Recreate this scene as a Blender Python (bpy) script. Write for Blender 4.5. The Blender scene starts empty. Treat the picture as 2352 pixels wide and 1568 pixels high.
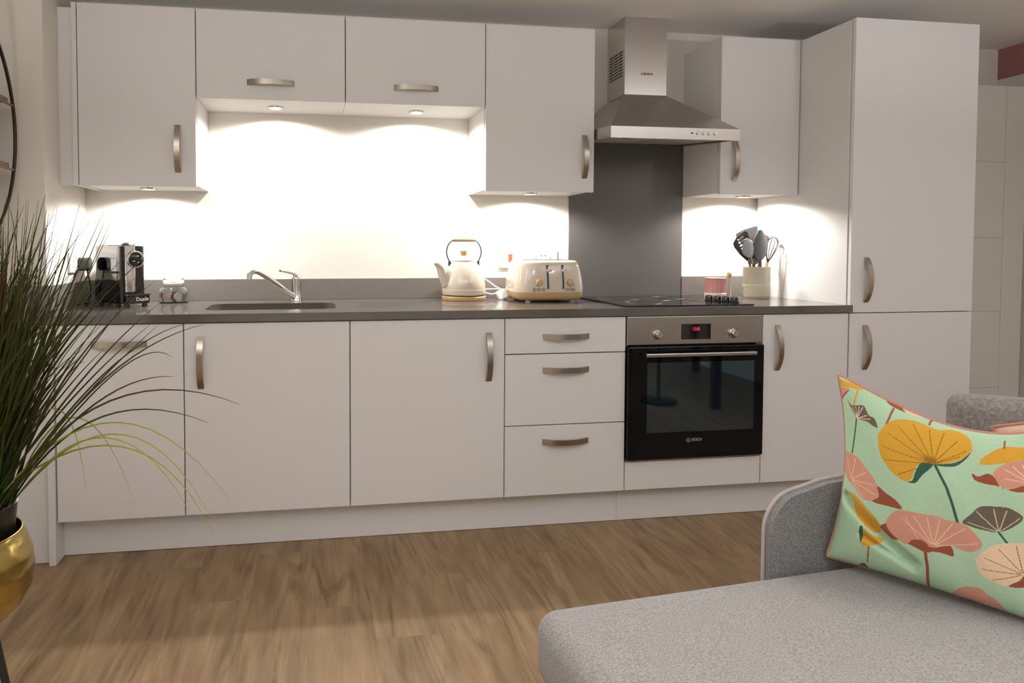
import bpy, bmesh, math, random
import numpy as np
from mathutils import Vector, Matrix, Euler
R=math.radians; PI=math.pi
random.seed(7)
SC=bpy.context.scene; COL=SC.collection
XF={}   # object name -> world matrix

# ---------------------------------------------------------------- materials
def srgb(r,g,b):
    f=lambda c:(c/255/12.92) if c/255<=.04045 else ((c/255+.055)/1.055)**2.4
    return (f(r),f(g),f(b),1)
def mat(name,col,rough=.5,metal=0,spec=.5,coat=0,ior=None,trans=0,emit=None,es=0,sheen=0,bump=None,aniso=0):
    m=bpy.data.materials.new(name); m.use_nodes=True
    nt=m.node_tree; p=nt.nodes['Principled BSDF']
    p.inputs['Base Color'].default_value=col if len(col)==4 else (*col,1)
    p.inputs['Roughness'].default_value=rough; p.inputs['Metallic'].default_value=metal
    p.inputs['Specular IOR Level'].default_value=spec
    p.inputs['Coat Weight'].default_value=coat; p.inputs['Coat Roughness'].default_value=.05
    if ior: p.inputs['IOR'].default_value=ior
    p.inputs['Transmission Weight'].default_value=trans
    p.inputs['Sheen Weight'].default_value=sheen
    p.inputs['Anisotropic'].default_value=aniso
    if emit: p.inputs['Emission Color'].default_value=emit; p.inputs['Emission Strength'].default_value=es
    if bump:
        sc,st,dist,scale3=bump
        N=nt.nodes; L=nt.links
        tc=N.new('ShaderNodeTexCoord'); mp=N.new('ShaderNodeMapping'); mp.inputs['Scale'].default_value=scale3
        no=N.new('ShaderNodeTexNoise'); no.inputs['Scale'].default_value=sc; no.inputs['Detail'].default_value=4
        bu=N.new('ShaderNodeBump'); bu.inputs['Strength'].default_value=st; bu.inputs['Distance'].default_value=dist
        L.new(tc.outputs['Object'],mp.inputs[0]); L.new(mp.outputs[0],no.inputs['Vector']); L.new(no.outputs[0],bu.inputs['Height']); L.new(bu.outputs[0],p.inputs['Normal'])
    return m
def noise_color(m,sc,c1,c2,lo=.35,hi=.65,scale3=(1,1,1),detail=5):
    nt=m.node_tree;N=nt.nodes;L=nt.links;p=N['Principled BSDF']
    tc=N.new('ShaderNodeTexCoord');mp=N.new('ShaderNodeMapping');mp.inputs['Scale'].default_value=scale3
    no=N.new('ShaderNodeTexNoise');no.inputs['Scale'].default_value=sc;no.inputs['Detail'].default_value=detail
    cr=N.new('ShaderNodeValToRGB');cr.color_ramp.elements[0].position=lo;cr.color_ramp.elements[1].position=hi
    cr.color_ramp.elements[0].color=c1 if len(c1)==4 else (*c1,1);cr.color_ramp.elements[1].color=c2 if len(c2)==4 else (*c2,1)
    L.new(tc.outputs['Object'],mp.inputs[0]);L.new(mp.outputs[0],no.inputs['Vector']);L.new(no.outputs[0],cr.inputs[0]);L.new(cr.outputs[0],p.inputs['Base Color'])
    return m
def attr_color(m,name='col',mult=None):
    nt=m.node_tree;N=nt.nodes;L=nt.links;p=N['Principled BSDF']
    a=N.new('ShaderNodeVertexColor');a.layer_name=name
    out=a.outputs[0]
    if mult:
        tc=N.new('ShaderNodeTexCoord');mp=N.new('ShaderNodeMapping');mp.inputs['Scale'].default_value=mult[1]
        no=N.new('ShaderNodeTexNoise');no.inputs['Scale'].default_value=mult[0];no.inputs['Detail'].default_value=3
        mr=N.new('ShaderNodeMapRange');mr.inputs[3].default_value=mult[2];mr.inputs[4].default_value=mult[3]
        mx=N.new('ShaderNodeMix');mx.data_type='RGBA';mx.blend_type='MULTIPLY';mx.inputs[0].default_value=1
        L.new(tc.outputs['Object'],mp.inputs[0]);L.new(mp.outputs[0],no.inputs['Vector']);L.new(no.outputs[0],mr.inputs[0])
        L.new(out,mx.inputs[6]);L.new(mr.outputs[0],mx.inputs[7]);out=mx.outputs[2]
    L.new(out,p.inputs['Base Color'])
    return m
M={}
M['lam']=mat('white_laminate',(.76,.75,.755),.38,spec=.4)
M['carc']=mat('white_carcass',(.76,.745,.73),.5)
M['wall']=mat('wall_paint',(.78,.745,.69),.9,spec=.2)
M['ceil']=mat('ceiling_paint',(.88,.86,.83),.95,spec=.1)
M['pink']=mat('dusty_pink_paint',(.38,.175,.165),.85,spec=.2)
M['doorp']=mat('interior_door_paint',(.72,.70,.67),.5)
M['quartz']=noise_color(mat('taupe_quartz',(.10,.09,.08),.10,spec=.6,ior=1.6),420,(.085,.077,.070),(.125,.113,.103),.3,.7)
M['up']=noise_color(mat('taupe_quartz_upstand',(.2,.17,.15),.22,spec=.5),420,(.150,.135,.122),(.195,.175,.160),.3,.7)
M['sink']=mat('taupe_composite',(.12,.10,.085),.4)
M['splash']=mat('grey_glass_panel',(.105,.098,.094),.16,spec=.6)
M['steel']=mat('brushed_steel',(.50,.47,.45),.27,metal=1,bump=(60,.08,.001,(1,1,40)),aniso=.4)
M['steelv']=mat('brushed_steel_chimney',(.66,.63,.61),.24,metal=1,bump=(60,.06,.001,(1,1,30)))
M['nickel']=mat('brushed_nickel',(.44,.395,.34),.28,metal=1,bump=(80,.06,.001,(30,1,1)))
M['chrome']=mat('chrome',(.75,.74,.74),.06,metal=1)
M['darkchrome']=mat('dark_mirror_chrome',(.20,.195,.19),.06,metal=1)
M['blackgl']=mat('black_gloss',(.006,.006,.006),.06,spec=.6)
M['black']=mat('black_plastic',(.012,.012,.012),.35)
M['glassblk']=mat('black_oven_glass',(.004,.005,.006),.03,spec=.25,ior=1.45)
M['glasswin']=mat('black_oven_glass_window',(.006,.009,.013),.03,ior=2.3);M['glasswin'].node_tree.nodes['Principled BSDF'].inputs['Specular Tint'].default_value=(.55,.78,1,1)
M['hobgl']=mat('black_hob_glass',(.008,.008,.008),.10,ior=1.6)
M['cream']=mat('cream_enamel',(.58,.51,.42),.12,spec=.6,coat=.4)
M['wood']=noise_color(mat('beech_wood',(.6,.4,.2),.45),14,(.40,.25,.11),(.54,.36,.18),scale3=(1,1,8))
M['bamboo']=mat('bamboo',(.50,.33,.16),.5)
M['white']=mat('white_plastic',(.8,.79,.77),.3)
M['red']=mat('red_switch',(.85,.07,.02),.3)
M['potcream']=mat('cream_tin',(.50,.455,.345),.35)
M['pinkcer']=mat('pink_ceramic',(.47,.21,.20),.35)
M['creamcer']=mat('cream_ceramic',(.62,.55,.47),.4)
M['greysil']=mat('grey_silicone',(.085,.09,.092),.42)
M['darksil']=mat('charcoal_silicone',(.032,.026,.025),.5)
M['lightsil']=mat('pale_grey_silicone',(.34,.35,.36),.35)
M['glass']=mat('clear_glass',(.97,.98,.97),.0,ior=1.45,trans=1)
M['pod']=mat('coffee_pod_foil',(.60,.50,.48),.4,metal=.2)
M['podb']=mat('coffee_pod_brown',(.22,.07,.04),.4)
M['podg']=mat('coffee_pod_green',(.16,.2,.17),.4)
M['gold']=mat('hammered_brass',(.46,.34,.11),.26,metal=1)
M['blackmet']=mat('black_metal',(.012,.011,.010),.45)
M['ringmet']=mat('dark_bronze_metal',(.03,.022,.016),.4,metal=.5)
M['greymet']=mat('grey_metal_bracket',(.22,.21,.19),.4,metal=.6)
M['shelfw']=noise_color(mat('walnut_shelf',(.2,.1,.06),.5),10,(.16,.085,.05),(.27,.15,.09),scale3=(1,8,1))
M['soil']=mat('dark_soil',(.01,.008,.006),.9)
M['lens']=mat('lamp_lens',(1,1,1),.3,emit=(1,.90,.78,1),es=22)
M['lens2']=mat('ceiling_lamp_lens',(1,1,1),.3,emit=(1,.9,.8,1),es=10)
M['led']=mat('red_led_digits',(.3,0,0),.4,emit=(1,.03,.10,1),es=1.6)
M['mark']=mat('grey_print',(.25,.25,.27),.5)
M['logo']=mat('silver_print',(.35,.35,.35),.5)
M['logok']=mat('dark_print',(.03,.03,.03),.5)
M['piping']=mat('piping_cord',(.46,.20,.155),.8)
M['pipsofa']=mat('light_grey_piping',(.40,.36,.33),.8)
M['blush']=noise_color(mat('blush_cotton',(.6,.38,.3),.85,sheen=.2),300,(.60,.39,.31),(.72,.50,.41))
M['dkwood']=mat('dark_table_wood',(.10,.05,.025),.35)
def fabric(name,c1,c2,sc,bs,bd):
    m=mat(name,c1,.92,spec=.15,sheen=.15)
    noise_color(m,sc,c1,c2,.38,.62,detail=6)
    nt=m.node_tree;N=nt.nodes;L=nt.links;p=N['Principled BSDF']
    tc=[n for n in N if n.type=='TEX_COORD'][0]
    def ch(scale3,s):
        mp=N.new('ShaderNodeMapping');mp.inputs['Scale'].default_value=scale3
        no=N.new('ShaderNodeTexNoise');no.inputs['Scale'].default_value=s;no.inputs['Detail'].default_value=2
        L.new(tc.outputs['Object'],mp.inputs[0]);L.new(mp.outputs[0],no.inputs['Vector']);return no
    a=ch((1,6,6),bs);b=ch((6,1,6),bs)
    ad=N.new('ShaderNodeMath');ad.operation='ADD';L.new(a.outputs[0],ad.inputs[0]);L.new(b.outputs[0],ad.inputs[1])
    bu=N.new('ShaderNodeBump');bu.inputs['Strength'].default_value=.6;bu.inputs['Distance'].default_value=bd
    L.new(ad.outputs[0],bu.inputs['Height']);L.new(bu.outputs[0],p.inputs['Normal'])
    return m
M['sofa']=fabric('light_grey_weave',(.195,.187,.18),(.325,.313,.302),330,120,.002)
M['arm']=fabric('mid_grey_weave',(.14,.138,.138),(.25,.243,.242),300,110,.002)
M['boucle']=fabric('grey_boucle',(.17,.155,.148),(.26,.24,.23),150,70,.004)
M['filter']=mat('hood_filter_mesh',(.42,.40,.38),.45,metal=.35)
M['zone']=mat('hob_zone_print',(.035,.033,.032),.4)

def floor_mat():
    m=mat('oak_planks',(.3,.2,.1),.42,spec=.35); nt=m.node_tree;N=nt.nodes;L=nt.links;p=N['Principled BSDF']
    def math_(op,a,b=None,c=None):
        n=N.new('ShaderNodeMath');n.operation=op
        for i,x in enumerate((a,b,c)):
            if x is None: continue
            if isinstance(x,(int,float)): n.inputs[i].default_value=x
            else: L.new(x,n.inputs[i])
        return n.outputs[0]
    tc=N.new('ShaderNodeTexCoord');sp=N.new('ShaderNodeSeparateXYZ');L.new(tc.outputs['Object'],sp.inputs[0])
    X,Y=sp.outputs[0],sp.outputs[1]
    u=math_('MULTIPLY',math_('ADD',X,.05),1/.19); row=math_('FLOOR',u); fu=math_('FRACT',u)
    wn=N.new('ShaderNodeTexWhiteNoise');wn.noise_dimensions='1D';L.new(row,wn.inputs['W'])
    v=math_('ADD',math_('MULTIPLY',Y,1/1.25),math_('MULTIPLY',wn.outputs[0],5)); cl=math_('FLOOR',v); fv=math_('FRACT',v)
    cb=N.new('ShaderNodeCombineXYZ');L.new(row,cb.inputs[0]);L.new(cl,cb.inputs[1])
    w2=N.new('ShaderNodeTexWhiteNoise');w2.noise_dimensions='2D';L.new(cb.outputs[0],w2.inputs['Vector'])
    def noise(sx,sy,detail,dist,rough=.5):
        c=N.new('ShaderNodeCombineXYZ');L.new(math_('MULTIPLY',X,sx),c.inputs[0]);L.new(math_('ADD',math_('MULTIPLY',Y,sy),math_('MULTIPLY',w2.outputs[0],37)),c.inputs[1]);L.new(math_('MULTIPLY',w2.outputs[0],91),c.inputs[2])
        n=N.new('ShaderNodeTexNoise');n.inputs['Scale'].default_value=1;n.inputs['Detail'].default_value=detail;n.inputs['Distortion'].default_value=dist;n.inputs['Roughness'].default_value=rough
        L.new(c.outputs[0],n.inputs['Vector']);return n.outputs[0]
    big=noise(9,1.3,5,1.9); fine=noise(150,5,5,.4,.6); mid=noise(34,2.6,5,1.6,.6)
    cr=N.new('ShaderNodeValToRGB');e=cr.color_ramp.elements
    e[0].position=.30;e[0].color=(.128,.077,.036,1);e[1].position=.74;e[1].color=(.385,.268,.148,1)
    k=cr.color_ramp.elements.new(.50);k.color=(.252,.166,.086,1)
    con=noise(4.2,.55,2,.35);ring=math_('ADD',math_('MULTIPLY',math_('SINE',math_('MULTIPLY',con,95)),.5),.5)
    mixv=math_('ADD',math_('MULTIPLY',ring,.085),math_('ADD',math_('MULTIPLY',big,.50),math_('ADD',math_('MULTIPLY',mid,.22),math_('MULTIPLY',fine,.20))))
    L.new(mixv,cr.inputs[0])
    kn=noise(10,2.0,4,1.5); kr=N.new('ShaderNodeMapRange');kr.inputs[1].default_value=.60;kr.inputs[2].default_value=.75;L.new(kn,kr.inputs[0])
    m1=N.new('ShaderNodeMix');m1.data_type='RGBA';L.new(math_('MULTIPLY',kr.outputs[0],.62),m1.inputs[0]);L.new(cr.outputs[0],m1.inputs[6]);m1.inputs[7].default_value=(.045,.026,.014,1)
    tint=math_('ADD',math_('MULTIPLY',w2.outputs[0],.10),.95)
    m2=N.new('ShaderNodeMix');m2.data_type='RGBA';m2.blend_type='MULTIPLY';m2.inputs[0].default_value=1
    L.new(m1.outputs[2],m2.inputs[6]);L.new(tint,m2.inputs[7])
    ed=math_('MINIMUM',math_('MINIMUM',fu,math_('SUBTRACT',1,fu)),math_('MULTIPLY',math_('MINIMUM',fv,math_('SUBTRACT',1,fv)),14))
    gr=N.new('ShaderNodeMapRange');gr.inputs[1].default_value=0;gr.inputs[2].default_value=.012;gr.inputs[3].default_value=.86;gr.inputs[4].default_value=1;L.new(ed,gr.inputs[0])
    m3=N.new('ShaderNodeMix');m3.data_type='RGBA';m3.blend_type='MULTIPLY';m3.inputs[0].default_value=1
    L.new(m2.outputs[2],m3.inputs[6]);L.new(gr.outputs[0],m3.inputs[7]);L.new(m3.outputs[2],p.inputs['Base Color'])
    bu=N.new('ShaderNodeBump');bu.inputs['Strength'].default_value=.15;bu.inputs['Distance'].default_value=.002;L.new(mixv,bu.inputs['Height']);L.new(bu.outputs[0],p.inputs['Normal'])
    return m
M['floor']=floor_mat()

# ---------------------------------------------------------------- object helpers
def tag(o,label=None,cat=None,group=None,kind=None):
    if label:o['label']=label
    if cat:o['category']=cat
    if group:o['group']=group
    if kind:o['kind']=kind
    return o
def thing(name,label,cat,loc=(0,0,0),rz=0,group=None,rot=None):
    o=bpy.data.objects.new(name,None);COL.objects.link(o);o.empty_display_size=.05
    mw=Matrix.Translation(loc)@(rot.to_4x4() if rot is not None else Matrix.Rotation(rz,4,'Z'))
    o.matrix_world=mw; XF[o.name]=mw.copy()
    return tag(o,label,cat,group)
def obj(name,bm,m,parent=None,world=True,smooth=None,kind=None,label=None):
    """world=True: vertices are in world coordinates; else in the parent's own frame"""
    bmesh.ops.recalc_face_normals(bm,faces=bm.faces)
    pm=XF[parent.name] if parent else Matrix.Identity(4)
    if world: bm.transform(pm.inverted())
    # put the object's origin at its own centre
    vs=[v.co for v in bm.verts]; c=Vector(((min(v.x for v in vs)+max(v.x for v in vs))/2,(min(v.y for v in vs)+max(v.y for v in vs))/2,min(v.z for v in vs)))
    bm.transform(Matrix.Translation(-c))
    me=bpy.data.meshes.new(name);bm.to_mesh(me);bm.free()
    for mm in (m if isinstance(m,(list,tuple)) else [m]): me.materials.append(M[mm] if isinstance(mm,str) else mm)
    o=bpy.data.objects.new(name,me);COL.objects.link(o)
    if parent: o.parent=parent
    o.location=c; XF[o.name]=pm@Matrix.Translation(c)
    if smooth is not None:
        me.shade_smooth()
        if smooth<179: me.set_sharp_from_angle(angle=R(smooth))
    return tag(o,label,kind=kind)
def BM(): return bmesh.new()
def box(bm,x0,x1,y0,y1,z0,z1,bev=0,seg=2,mi=0):
    a=bmesh.ops.create_cube(bm,size=1)['verts']
    for v in a: v.co=Vector(((x0+x1)/2+v.co.x*(x1-x0),(y0+y1)/2+v.co.y*(y1-y0),(z0+z1)/2+v.co.z*(z1-z0)))
    fs=set(f for v in a for f in v.link_faces)
    for f in fs:f.material_index=mi
    if bev>0:
        es=set(e for v in a for e in v.link_edges)
        bmesh.ops.bevel(bm,geom=list(es),offset=bev,segments=seg,profile=.5,affect='EDGES')
    return a
def B(x0,x1,y0,y1,z0,z1,bev=0,seg=2):
    bm=BM();box(bm,x0,x1,y0,y1,z0,z1,bev,seg);return bm
def cyl(bm,p0,p1,r0,r1=None,seg=24,caps=True):
    p0=Vector(p0);p1=Vector(p1);r1=r0 if r1 is None else r1
    d=(p1-p0);q=d.to_track_quat('Z','Y')
    A=[];Bb=[]
    for i in range(seg):
        a=2*PI*i/seg;v=Vector((math.cos(a),math.sin(a),0))
        A.append(bm.verts.new(p0+q@(v*r0)));Bb.append(bm.verts.new(p1+q@(v*r1)))
    for i in range(seg):
        j=(i+1)%seg;bm.faces.new((A[i],A[j],Bb[j],Bb[i]))
    if caps:
        bm.faces.new(A[::-1]);bm.faces.new(Bb)
def lathe(bm,prof,c=(0,0,0),seg=48,sx=1,sy=1):
    c=Vector(c);rings=[]
    for r,z in prof:
        if r<1e-6: rings.append([bm.verts.new(c+Vector((0,0,z)))])
        else: rings.append([bm.verts.new(c+Vector((sx*r*math.cos(2*PI*i/seg),sy*r*math.sin(2*PI*i/seg),z))) for i in range(seg)])
    for a,b in zip(rings,rings[1:]):
        for i in range(seg):
            j=(i+1)%seg
            if len(a)==1 and len(b)==1: continue
            if len(a)==1: bm.faces.new((a[0],b[i],b[j]))
            elif len(b)==1: bm.faces.new((a[i],a[j],b[0]))
            else: bm.faces.new((a[i],a[j],b[j],b[i]))
    return rings
def catmull(P,n=8,closed=False):
    P=[Vector(p) for p in P];out=[];N=len(P)
    rng=range(N if closed else N-1)
    for i in rng:
        if closed: a,b,c,d=P[(i-1)%N],P[i],P[(i+1)%N],P[(i+2)%N]
        else: a,b,c,d=P[max(i-1,0)],P[i],P[i+1],P[min(i+2,N-1)]
        for k in range(n):
            t=k/n;out.append(.5*((2*b)+(c-a)*t+(2*a-5*b+4*c-d)*t*t+(3*b-a-3*c+d)*t**3))
    if not closed: out.append(P[-1])
    return out
def tube(bm,P,r,seg=10,closed=False,caps=True,flat=1):
    P=[Vector(p) for p in P];n=len(P);rs=r if isinstance(r,(list,tuple)) else [r]*n
    rings=[];T0=None;up=None
    for i in range(n):
        if closed:t=(P[(i+1)%n]-P[i-1]).normalized()
        else:t=(P[min(i+1,n-1)]-P[max(i-1,0)]).normalized()
        if up is None:
            up=Vector((0,0,1)) if abs(t.z)<.9 else Vector((1,0,0))
        s=t.cross(up).normalized();up=s.cross(t).normalized()
        rings.append([bm.verts.new(P[i]+(s*math.cos(2*PI*k/seg)+up*math.sin(2*PI*k/seg)*flat)*rs[i]) for k in range(seg)])
    m=n if closed else n-1
    for i in range(m):
        a=rings[i];b=rings[(i+1)%n]
        for k in range(seg):
            j=(k+1)%seg;bm.faces.new((a[k],a[j],b[j],b[k]))
    if caps and not closed:
        bm.faces.new(rings[0][::-1]);bm.faces.new(rings[-1])
def prism(bm,pts,z0,z1,T=None,bev=0):
    """outline pts (x,y) extruded z0..z1, optional transform"""
    a=[bm.verts.new((x,y,z0)) for x,y in pts];b=[bm.verts.new((x,y,z1)) for x,y in pts]
    n=len(pts);fs=[bm.faces.new(a[::-1]),bm.faces.new(b)]
    for i in range(n):
        j=(i+1)%n;fs.append(bm.faces.new((a[i],a[j],b[j],b[i])))
    if bev>0:
        es=set(e for f in fs[:2] for e in f.edges)
        r=bmesh.ops.bevel(bm,geom=list(es),offset=bev,segments=2,affect='EDGES')
    if T is not None:
        vs=[v for v in bm.verts] if bev>0 else a+b
        bmesh.ops.transform(bm,matrix=T,verts=vs)
def rrect(x0,x1,y0,y1,r,seg=6):
    out=[]
    for cx,cy,a0 in ((x1-r,y1-r,0),(x0+r,y1-r,90),(x0+r,y0+r,180),(x1-r,y0+r,270)):
        for i in range(seg+1):
            a=R(a0+90*i/seg);out.append((cx+r*math.cos(a),cy+r*math.sin(a)))
    return out
def text_bm(txt,size,T,depth=.0006,font_scale_x=1.0,bold=0):
    cu=bpy.data.curves.new('lettering','FONT');cu.body=txt;cu.size=size;cu.extrude=depth/2;cu.align_x='CENTER';cu.align_y='CENTER';cu.offset=bold
    o=bpy.data.objects.new('lettering',cu);COL.objects.link(o)
    dg=bpy.context.evaluated_depsgraph_get();me=bpy.data.meshes.new_from_object(o.evaluated_get(dg))
    bm=BM();bm.from_mesh(me);bpy.data.objects.remove(o);bpy.data.meshes.remove(me);bpy.data.curves.remove(cu)
    bm.transform(T@Matrix.Diagonal((font_scale_x,1,1,1)));return bm
FRONT=Matrix.Rotation(PI/2,4,'X')   # text lying in XY -> standing, facing -Y
def join(bm,b2):
    me=bpy.data.meshes.new('tmp');b2.to_mesh(me);b2.free();bm.from_mesh(me);bpy.data.meshes.remove(me)
def handle(parent,cx,y,cz,L=.190,vertical=False,w=.020,proj=.028,th=.006):
    """bow handle: flat metal strap arched away from the door"""
    bm=BM();n=20;rings=[]
    for i in range(n+1):
        t=-1+2*i/n; a=t*L/2; d=proj*(1-abs(t)**2.4); nx=0
        d0=max(0,d-th) if abs(t)<.93 else 0
        # outer / inner points
        o_=d+.0035; i_=d0 if abs(t)<.86 else 0
        prof=[(a,o_),(a,i_)]
        rg=[]
        for s in (-1,1):
            for (aa,dd) in prof:
                if vertical: rg.append(bm.verts.new((cx+s*w/2,y-dd,cz+aa)))
                else: rg.append(bm.verts.new((cx+aa,y-dd,cz+s*w/2)))
        rings.append(rg)   # [(-,outer),(-,inner),(+,outer),(+,inner)]
    for a,b in zip(rings,rings[1:]):
        for k,l in ((0,1),(1,3),(3,2),(2,0)): bm.faces.new((a[k],a[l],b[l],b[k]))
    for e in (rings[0],rings[-1]): bm.faces.new((e[0],e[1],e[3],e[2]))
    return obj('handle',bm,'nickel',parent,smooth=40)

# ---------------------------------------------------------------- the room
YB=.625; ZC=2.196; XL=-.235; XR=4.58; YR=-5.0; ZT=.887
def struct(name,bm,m,**k): return obj(name,bm,m,None,kind='structure',**k)
struct('floor',B(-.5,XR+.1,YR-.1,YB+.1,-.1,0),'floor')
struct('ceiling',B(-.5,XR+.1,YR-.1,YB+.1,ZC,ZC+.1),'ceil')
struct('wall_back',B(-.5,XR+.1,YB,YB+.1,0,ZC),'wall')
struct('wall_nib',B(XL,-.075,.18,YB,0,ZC),'wall')
struct('wall_left',B(XL-.1,XL,YR,YB,0,ZC),'wall')
struct('wall_right',B(XR,XR+.1,YR,YB,0,ZC),'wall')
struct('trim_1',B(XR-.004,XR,-2.0,YB,2.035,ZC),'pink',label='dusty pink painted band along the top of the right wall')
# rear wall with a window opening
bm=BM()
WX0,WX1,WZ0,WZ1=1.9,3.5,.9,2.02
box(bm,XL,WX0,YR-.1,YR,0,ZC);box(bm,WX1,XR,YR-.1,YR,0,ZC);box(bm,WX0,WX1,YR-.1,YR,0,WZ0);box(bm,WX0,WX1,YR-.1,YR,WZ1,ZC)
struct('wall_rear',bm,'wall')
bm=BM()
for a in ((WX0,WX0+.05,WZ0,WZ1),(WX1-.05,WX1,WZ0,WZ1),(WX0,WX1,WZ0,WZ0+.05),(WX0,WX1,WZ1-.05,WZ1),((WX0+WX1)/2-.03,(WX0+WX1)/2+.03,WZ0,WZ1)):
    box(bm,a[0],a[1],YR-.07,YR-.02,a[2],a[3])
struct('window_1',bm,'white')
# interior door standing open, seen past the tall cabinet, with horizontal grooves
bm=BM();yd=.45
zs=[.01,.405,.80,1.180,1.568,1.955]
for a,b in zip(zs,zs[1:]): box(bm,3.98,4.43,yd,yd+.04,a+(.0015 if a>.02 else 0),b-(.0015 if b<1.95 else 0))
box(bm,4.432,4.556,yd,yd+.04,.01,1.955);box(bm,3.99,4.55,yd+.004,yd+.036,.012,1.95)
struct('door_1',bm,'doorp',label='pale interior door with horizontal grooves beyond the tall cabinet')

# ---------------------------------------------------------------- base units
G=.002; DT=.018
def cab(name,label,x0,x1,z0,z1,yf,yb,cat='cabinet',hollow=True,group=None):
    t=thing(name,label,cat,((x0+x1)/2,(yf+yb)/2,z0),0,group)
    bm=BM();w=.016;a=yf+DT+.003
    if hollow:
        box(bm,x0+.0005,x0+w,a,yb,z0,z1);box(bm,x1-w,x1-.0005,a,yb,z0,z1);box(bm,x0+w,x1-w,a,yb,z0,z0+w);box(bm,x0+w,x1-w,yb-.01,yb,z0+w,z1)
        box(bm,x0+w,x1-w,a,a+.06,z1-w,z1)
    else: box(bm,x0+.0005,x1-.0005,a,yb,z0,z1)
    obj('body',bm,'carc',t)
    return t
def door(t,x0,x1,z0,z1,yf,nm='door'):
    return obj(nm,B(x0+G,x1-G,yf,yf+DT,z0,z1,.0012,1),'lam',t)
Z0,Z1=.150,.852
X=[.012,.450,1.050,1.650,2.150,2.750,3.148]
t=cab('dishwasher','narrow white integrated dishwasher front behind the grass plant at the left end',X[0],X[1],Z0,Z1+.003,0,.58,'dishwasher',False)
d=door(t,X[0],X[1],Z0,Z1,0);handle(d,.229,0,.783,vertical=False,w=.022)
t=cab('sink_cabinet','white base cabinet under the sink with a vertical handle at its left edge',X[1],X[2],Z0,Z1+.003,0,.58)
d=door(t,X[1],X[2],Z0,Z1,0);handle(d,.509,0,.709,vertical=True,w=.022)
t=cab('base_cabinet','white base cabinet under the kettle with a vertical handle at its right edge',X[2],X[3],Z0,Z1+.003,0,.58)
d=door(t,X[2],X[3],Z0,Z1,0);handle(d,1.585,0,.705,vertical=True,w=.022)
t=cab('drawer_cabinet','white base unit of three drawers left of the oven',X[3],X[4],Z0,Z1+.003,0,.58)
for a,b,hz in ((.7135,.852,.779),(.431,.7095,.6475),(.150,.427,.3635)):
    d=door(t,X[3],X[4],a,b,0,'drawer');handle(d,1.899,0,hz,w=.021)
t=cab('oven_housing','white housing around the oven with a plain panel below it',X[4],X[5],Z0,Z1+.003,0,.58,'cabinet')
door(t,X[4],X[5],Z0,.264,0,'filler_panel')
t=cab('base_cabinet','narrow white base cabinet between the oven and the tall unit',X[5],X[6],Z0,Z1+.003,0,.58)
d=door(t,X[5],X[6],Z0,Z1,0);handle(d,2.816,0,.714,vertical=True,w=.021)
# tall unit
t=cab('tall_cabinet','tall white fridge cabinet with two doors at the right end',3.150,3.750,Z0,2.083,0,.60,hollow=False)
bm=B(3.1502,3.1505+.0005,.021,.60,Z0,2.083)
obj('side_panel',B(3.7505,3.7515,.021,.60,Z0,2.083),'lam',t);bm.free()
d=door(t,3.151,3.750,Z0,.8505,0,'lower_door');handle(d,3.225,0,.706,vertical=True,w=.021)
d=door(t,3.151,3.750,.8545,2.086,0,'upper_door');handle(d,3.225,0,.993,vertical=True,w=.021)
# end post + cladding panel + plinths
o=obj('end_panel',B(-.014,.0100,-.009,.58,0,.853,.001,1),'lam');tag(o,'white end post standing on the floor at the left end of the units','panel')
o=obj('cladding_panel',B(XL+.001,-.0145,.016,.034,.002,.853),'lam');tag(o,'plain white panel under the worktop left of the end post','panel')
o=obj('plinth',B(.0105,2.1495,.068,.084,.002,.149),'lam');tag(o,'long white plinth under the left run of base cabinets','plinth','plinths')
o=obj('plinth',B(2.1505,3.75,.068,.084,.002,.149),'lam');tag(o,'shorter white plinth under the oven and right cabinets','plinth','plinths')

# ---------------------------------------------------------------- worktop with sink cut-out
t=thing('worktop','long taupe quartz worktop running over all the base cabinets','worktop',(1.5,.3,.857))
bm=BM()
hole=rrect(.495,1.005,.135,.425,.055,6)
outer=[(XL+.001,-.010),(3.158,-.010),(3.158,-.0005),(3.1495,-.0005),(3.1495,.6245),(-.0745,.6245),(-.0745,.1795),(XL+.001,.1795)]
vo=[bm.verts.new((x,y,ZT)) for x,y in outer];vh=[bm.verts.new((x,y,ZT)) for x,y in hole]
eo=[bm.edges.new((vo[i],vo[(i+1)%len(vo)])) for i in range(len(vo))]+[bm.edges.new((vh[i],vh[(i+1)%len(vh)])) for i in range(len(vh))]
bmesh.ops.triangle_fill(bm,edges=eo,use_beauty=True)
r=bmesh.ops.extrude_face_region(bm,geom=list(bm.faces));
bmesh.ops.translate(bm,verts=[g for g in r['geom'] if isinstance(g,bmesh.types.BMVert)],vec=(0,0,-.030))
obj('slab',bm,'quartz',t)
bm=BM()
for i,(a,b) in enumerate(((1.10,1.30),(1.10,1.36),(1.10,1.40),(1.10,1.42),(1.10,1.42))):
    yy=.19+i*.055
    box(bm,a,b,yy,yy+.006,ZT,ZT+.0006)
obj('drainer_grooves',bm,'quartz',t)
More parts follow.
